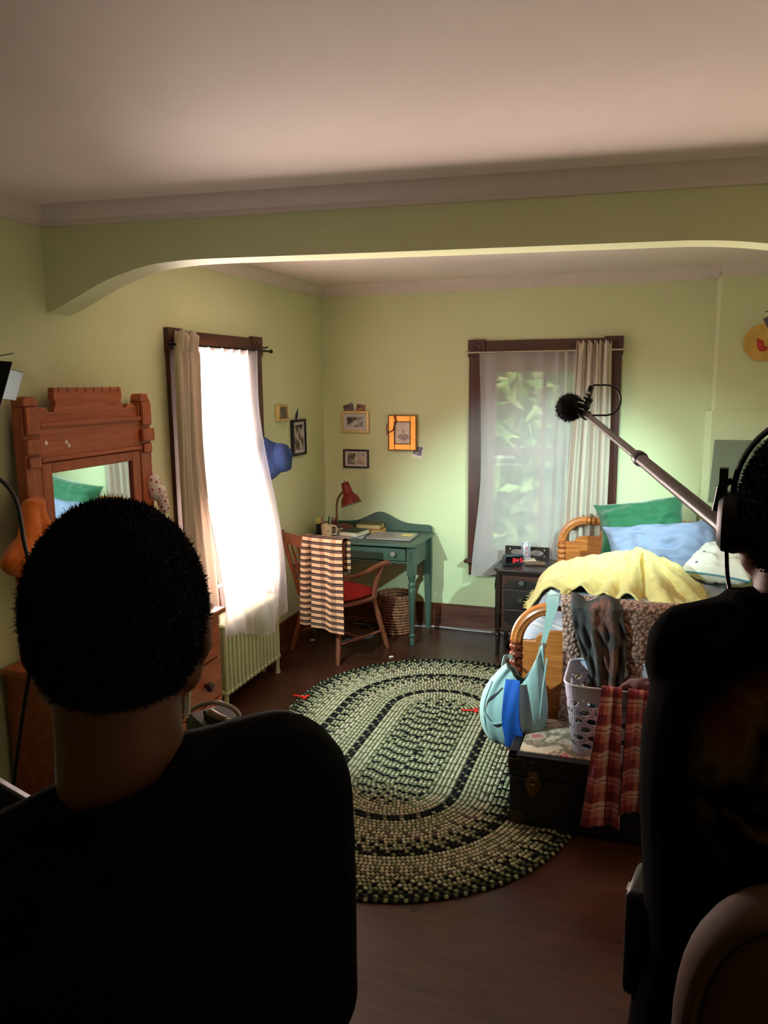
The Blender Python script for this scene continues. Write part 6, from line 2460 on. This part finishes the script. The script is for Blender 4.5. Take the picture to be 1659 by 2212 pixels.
b = MB(PA)
A_body(b, 0)
b.capsule((.002, -.012, 1.42), (.004, .010, 1.57), .062, .060, 18, 5)
QA = head(b, (.009, .030, 1.624), .081, .098, .110, -.12)
hand(b, armR[2], (-.45, .75, .25), (.2, -.1, 1), -1, .7)
hand(b, armL[2], (.40, .80, .25), (-.2, -.1, 1), 1, .7)
lower_body(b)
fuse(b, 'body', M['skinA'], pa, .0055, 6)
b = MB(PA)
A_body(b, .013, True)
for k in range(20):      # ribbed neck band
    a0, a1 = 2 * PI * k / 20, 2 * PI * (k + 1) / 20
    r0 = .076
    b.capsule((.006 + r0 * math.cos(a0), -.010 + .072 * math.sin(a0), 1.470 + .30 * r0 * math.cos(a0) + .02 * -math.sin(a0) * .5), (.006 + r0 * math.cos(a1), -.010 + .072 * math.sin(a1), 1.470 + .30 * r0 * math.cos(a1) + .02 * -math.sin(a1) * .5), .012, .012, 8, 2)
# cut the cloth volume open at the wrists only; hem at the hips
fuse(b, 'sweatshirt', M['shirtA'], pa, .006, 5, .006, 11)
b = MB(PA)
lower_body(b, .014, 0, False)
torso(b, 0, .008, 0, low=.0, rows=[(.80, .165, .110, 0), (.88, .172, .118, -.006), (.96, .168, .113, -.002)])
fuse(b, 'trousers', M['trouser'], pa, .008, 4, .006, 10)
clothes_shoes(PA, pa, M['shoe'])
eyes(PA, QA, pa)


def hair_cap(Mp, Q, c, r, keepf, n_tufts, L, m, parent, seed, thick=.010, curl=1.0):
    """fuzzy close-cropped hair: a shell over the skull with short tufts; keepf decides where hair grows (local head frame)"""
    rs = np.random.RandomState(seed)
    b = MB(Mp @ Q)
    V, idx, F = [], {}, []
    ns, nr = 48, 34
    for i in range(nr + 1):
        th = PI * i / nr
        for k in range(ns):
            a = 2 * PI * k / ns
            V.append((c[0] + r[0] * math.sin(th) * math.cos(a), c[1] + r[1] * math.sin(th) * math.sin(a), c[2] + r[2] * math.cos(th)))
    for i in range(nr):
        for k in range(ns):
            f = (i * ns + k, (i + 1) * ns + k, (i + 1) * ns + (k + 1) % ns, i * ns + (k + 1) % ns)
            cen = sum((Vector(V[j]) for j in f), Vector()) / 4
            if keepf(cen):
                F.append(f)
    b.add(V, F)
    tv_, tf_ = [], []
    cnt = 0
    while cnt < n_tufts:
        dv = Vector(rs.normal(size=3)).normalized()
        p = Vector((c[0] + r[0] * dv.x, c[1] + r[1] * dv.y, c[2] + r[2] * dv.z))
        if not keepf(p):
            continue
        nn = Vector((dv.x / r[0], dv.y / r[1], dv.z / r[2])).normalized()
        s1 = nn.orthogonal().normalized(); s2 = nn.cross(s1)
        a = rs.uniform(0, 2 * PI)
        q = (s1 * math.cos(a) + s2 * math.sin(a))
        w = q * .0011
        l_ = L * rs.uniform(.5, 1.15)
        mid = p + nn * l_ * .55 + Vector(rs.normal(size=3)) * .0012 * curl
        tip = p + nn * l_ + Vector(rs.normal(size=3)) * .0025 * curl
        o = len(tv_)
        w2 = nn.cross(w)
        tv_ += [tuple(p + w), tuple(p - w), tuple(p + w2), tuple(mid + w * .7), tuple(mid - w * .7), tuple(tip)]
        tf_ += [(o, o + 1, o + 4, o + 3), (o + 1, o + 2, o + 4), (o + 2, o, o + 3), (o + 3, o + 4, o + 5)]
        cnt += 1
    b.add(tv_, tf_)
    o = b.build('hair', m, parent, smooth=0)
    o['kind'] = 'stuff'
    return o


def keepA(p):
    if p.y > .052 and p.z < .055:
        return False
    if p.y > .0 and p.z < -.02:
        return False
    if p.z < -.070 + .35 * max(0, p.y):
        return False
    return True


hair_cap(PA, QA, (0, -.006, .008), (.0845, .103, .106), keepA, 26000, .0042, M['hair'], pa, 4)
b = MB(PA @ QA)      # glasses: temples over the ears and two rims
for s in (-1, 1):
    b.tube([(s * .086, -.012, -.012), (s * .088, .005, -.002), (s * .0885, .05, .002), (s * .074, .098, .003)], .0022, 8)
    b.tube([(s * .036 + .026 * math.cos(2 * PI * k / 24), .104 - .10 * abs(s * .036 + .026 * math.cos(2 * PI * k / 24)) ** 2 * 8, .002 + .019 * math.sin(2 * PI * k / 24)) for k in range(24)], .0022, 8, closed=True)
b.tube([(-.010, .1055, .005), (0, .108, .007), (.010, .1055, .005)], .002, 8)
b.build('glasses', M['blackm'], pa, label='dark-framed glasses')
# clear coiled earpiece tube at the right side of the neck
pts = []
for k in range(90):
    q = k / 89
    pts.append((.071 + .0042 * math.cos(k * 1.05) - .004 * q, .012 + .0042 * math.sin(k * 1.05), 1.556 - .040 * q))
MB(PA).tube(pts, .0012, 6).build('earpiece_coil', mat('clear_coil', (214, 206, 196), .25), pa, label='clear coiled earpiece tube')

# ---- person B: right, holding the boom, headphones on
PB = pframe((.185, 1.033), (.19, .98))
pb2 = thing('person', 'person in a black printed T-shirt wearing headphones, holding the boom pole, at the right', 'person', (.185, 1.033, 0))
TB_ = .0
toL = PB.inverted()
hR = toL @ ML.lerp(BE, 1.012)
hL = toL @ ML.lerp(BE, .962)
armRB = [Vector((.130, -.005, 1.485)), Vector((.190, .14, 1.26)), hR + Vector((.02, -.060, -.070))]
armLB = [Vector((-.112, -.005, 1.485)), Vector((-.105, .16, 1.28)), hL + Vector((-.005, -.045, -.085))]


def B_rows():
    return [(.82, .165, .112, .0), (.90, .168, .118, -.006), (.98, .160, .112, -.002), (1.08, .150, .104, .006), (1.18, .154, .110, .006), (1.30, .163, .116, .0), (1.40, .164, .112, -.006), (1.47, .152, .094, -.008), (1.52, .118, .078, -.010), (1.555, .075, .064, -.01), (1.575, .058, .056, -.01)]


def B_body(b, g, cloth=False):
    torso(b, 0, g, 0, low=.88 if cloth else .8, rows=B_rows())
    for s, A_ in ((1, armRB), (-1, armLB)):
        b.capsule((s * .045, -.012, 1.545), (s * .108, 0, 1.500), .038 + g, .055 + g, 14, 5)
        if cloth:
            e = A_[0].lerp(A_[1], .72)
            b.capsule(A_[0], e, .052 + g, .050 + g, 14, 5)
        else:
            limb(b, A_, [.050, .042, .027])


b = MB(PB)
B_body(b, 0)
b.capsule((0, -.012, 1.50), (.002, .010, 1.65), .056, .055, 18, 5)
QB = head(b, (.004, .022, 1.690), .076, .094, .104, .05)
poled = (toL.to_3x3() @ dirp)
hand(b, armRB[2], (hR - armRB[2]), Vector((.6, -.2, -.6)), -1, 1.05)
hand(b, armLB[2], (hL - armLB[2]), Vector((-.7, -.2, -.5)), 1, 1.05)
lower_body(b)
fuse(b, 'body', M['skinB'], pb2, .0055, 6)
b = MB(PB)
B_body(b, .013, True)
for k in range(20):
    a0, a1 = 2 * PI * k / 20, 2 * PI * (k + 1) / 20
    b.capsule((.078 * math.cos(a0), -.004 + .066 * math.sin(a0), 1.582 - .022 * math.sin(a0) * .6), (.078 * math.cos(a1), -.004 + .066 * math.sin(a1), 1.582 - .022 * math.sin(a1) * .6), .009, .009, 8, 2)
t = NT('black_printed_tshirt')
v = t.coords()
sp = t.new('ShaderNodeSeparateXYZ'); t.link(v, sp.inputs[0])
# faded patches of a back print (ring of yellow, red and grey blotches)
n1 = t.noise(v, 9, 3, .6, .6)
vm = t.new('ShaderNodeVectorMath', operation='DISTANCE'); t.link(v, vm.inputs[0]); vm.inputs[1].default_value = tuple(PB.to_3x3() @ Vector((.04, -.125, 1.40)))
ringm = t.ramp(vm.outputs['Value'], [(.04, (0, 0, 0, 1)), (.08, (1, 1, 1, 1)), (.12, (1, 1, 1, 1)), (.15, (0, 0, 0, 1))])
pat = t.ramp(n1, [(.36, lin((12, 12, 13))), (.48, lin((96, 76, 34))), (.58, lin((92, 38, 36))), (.70, lin((62, 60, 58)))])
t.link(t.mix(ringm, lin((12, 12, 13)), pat), t.b.inputs['Base Color'])
t.set(Roughness=.95)
t.b.inputs['Specular IOR Level'].default_value = .04
fuse(b, 'printed_tshirt', t.m, pb2, .006, 5, .006, 11)
b = MB(PB)
lower_body(b, .014, 0, False)
torso(b, 0, .008, 0, low=.0, rows=[(.80, .165, .112, 0), (.88, .168, .118, -.006), (.95, .164, .113, -.002)])
fuse(b, 'trousers', M['trouser'], pb2, .008, 4, .006, 10)
clothes_shoes(PB, pb2, M['shoe'])
eyes(PB, QB, pb2)


def keepB(p):
    if p.y > .05 and p.z < .05:
        return False
    if p.y > .005 and p.z < -.01:
        return False
    if p.z < -.072 + .3 * max(0, p.y):
        return False
    return True


hair_cap(PB, QB, (0, -.006, .006), (.080, .100, .100), keepB, 14000, .005, M['hair'], pb2, 9)
hp = MB(PB @ QB)
bandp = []
for k in range(25):
    a = PI * k / 24
    bandp.append((.088 * math.cos(a), -.004, .020 + .098 * math.sin(a)))
hp.tube(bandp, .0038, 8, flat=2.2)
HPo = hp.build('headphone_band', M['black'], pb2)
for s in (-1, 1):
    b = MB(PB @ QB)
    b.lathe([(.014, -.012), (.034, -.010), (.036, 0), (.034, .014), (.026, .020), (.001, .021)], (s * .084, -.004, -.018), (s, 0, 0), 22, 1.12, 1.0)
    b.build('ear_cup', M['black'], pb2)
    b = MB(PB @ QB)
    b.tube([(s * .090, -.004, .035), (s * .104, -.004, .025), (s * .108, -.004, -.005)], .004, 8)
    b.box((s * .100 - .005, -.012, -.005), (s * .100 + .005, .006, .050))
    b.build('yoke', M['black'], pb2)
MB(PB @ QB).tube(smoothpath([(-.092, -.012, -.052), (-.088, -.022, -.085), (-.080, -.040, -.11), (-.070, -.075, -.135), (-.06, -.085, -.17)], 6), .0028, 8).build('headphone_cord', M['black'], pb2)
# pouch and buckle on the belt
b = MB(PB)
b.box((-.186, -.03, .99), (-.150, .06, 1.15))
o = b.build('belt_pouch', M['black'], pb2, bevel=.010)
b = MB(PB)
for z in (1.035, 1.135):
    b.box((-.1885, -.01, z), (-.1855, .01, z + .006))
b.build('zip_pull', M['steel'], o)

# ------------------------------------------------------------------ equipment beside person A, cables
eq = thing('equipment_case', 'black equipment case on a stand, behind the right shoulder of the nearest person', 'case', (-.765, 1.25, 0))
EQ = frame((-.765, 1.25, 1.165), -.65)
MB(EQ).box((-.055, -.045, 0), (.055, .045, .052)).build('housing', M['black'], eq, bevel=.010)
MB(EQ).box((-.02, -.02, .052), (.05, .03, .064)).build('top_plate', mat('dark_grey_plate', (52, 48, 46), .5), eq, bevel=.003)
MB().tube([(-.765, 1.25, 1.165), (-.765, 1.25, .05)], .013, 10).build('stand', M['blackm'], eq)
for k in range(3):
    a = 1 + 2 * PI * k / 3
    MB().tube([(-.765, 1.25, .4), (-.765 + .2 * math.cos(a), 1.25 + .2 * math.sin(a), .012)], .008, 8).build('leg', M['blackm'], eq)
wc = thing('white_cable', 'white looped cable with metal plugs rising from the black equipment case', 'cable', (-.76, 1.2, 1.22))
lo_ = smoothpath([(-.825, 1.20, 1.214), (-.790, 1.20, 1.248), (-.745, 1.20, 1.269), (-.705, 1.20, 1.266), (-.687, 1.20, 1.252), (-.697, 1.20, 1.240), (-.722, 1.205, 1.236)], 6)
MB().tube(lo_, .0045, 8).build('cord', mat('white_cable_sheath', (196, 184, 170), .35), wc)
b = MB()
b.tube([(-.718, 1.205, 1.2365), (-.735, 1.21, 1.2365), (-.762, 1.225, 1.2365)], [.0065, .0075, .0075], 10)
b.build('plug', mat('metal_plug', (150, 134, 112), .3, .8), wc)
tag(MB().tube(smoothpath([(-2.13, 1.86, 1.70), (-2.02, 1.96, 1.60), (-1.965, 2.03, 1.50), (-1.955, 2.05, 1.33), (-1.935, 2.06, 1.10), (-1.99, 2.00, .70), (-2.06, 1.93, .2), (-2.10, 1.90, .02)], 8), .007, 8).build('lamp_cable', M['black']), 'black cable hanging down from the film lamp at the left wall', 'cable')
hb = thing('leather_bag', 'dark brown leather bag on the floor in front of the dresser', 'bag', (-1.72, 2.52, 0))
b = MB()
b.ball((-1.74, 2.56, .20), (.12, .19, .20), 20, 14); b.box((-1.82, 2.42, .0), (-1.66, 2.70, .12))
fuse(b, 'body', mat('dark_brown_leather', (58, 34, 30), .35, var=.1), hb, .010, 8)
MB().tube(smoothpath([(-1.70, 2.44, .34), (-1.68, 2.50, .46), (-1.68, 2.60, .46), (-1.70, 2.68, .34)], 6), .009, 8).build('handle', mat('dark_bag_handle', (40, 26, 24), .4), hb)
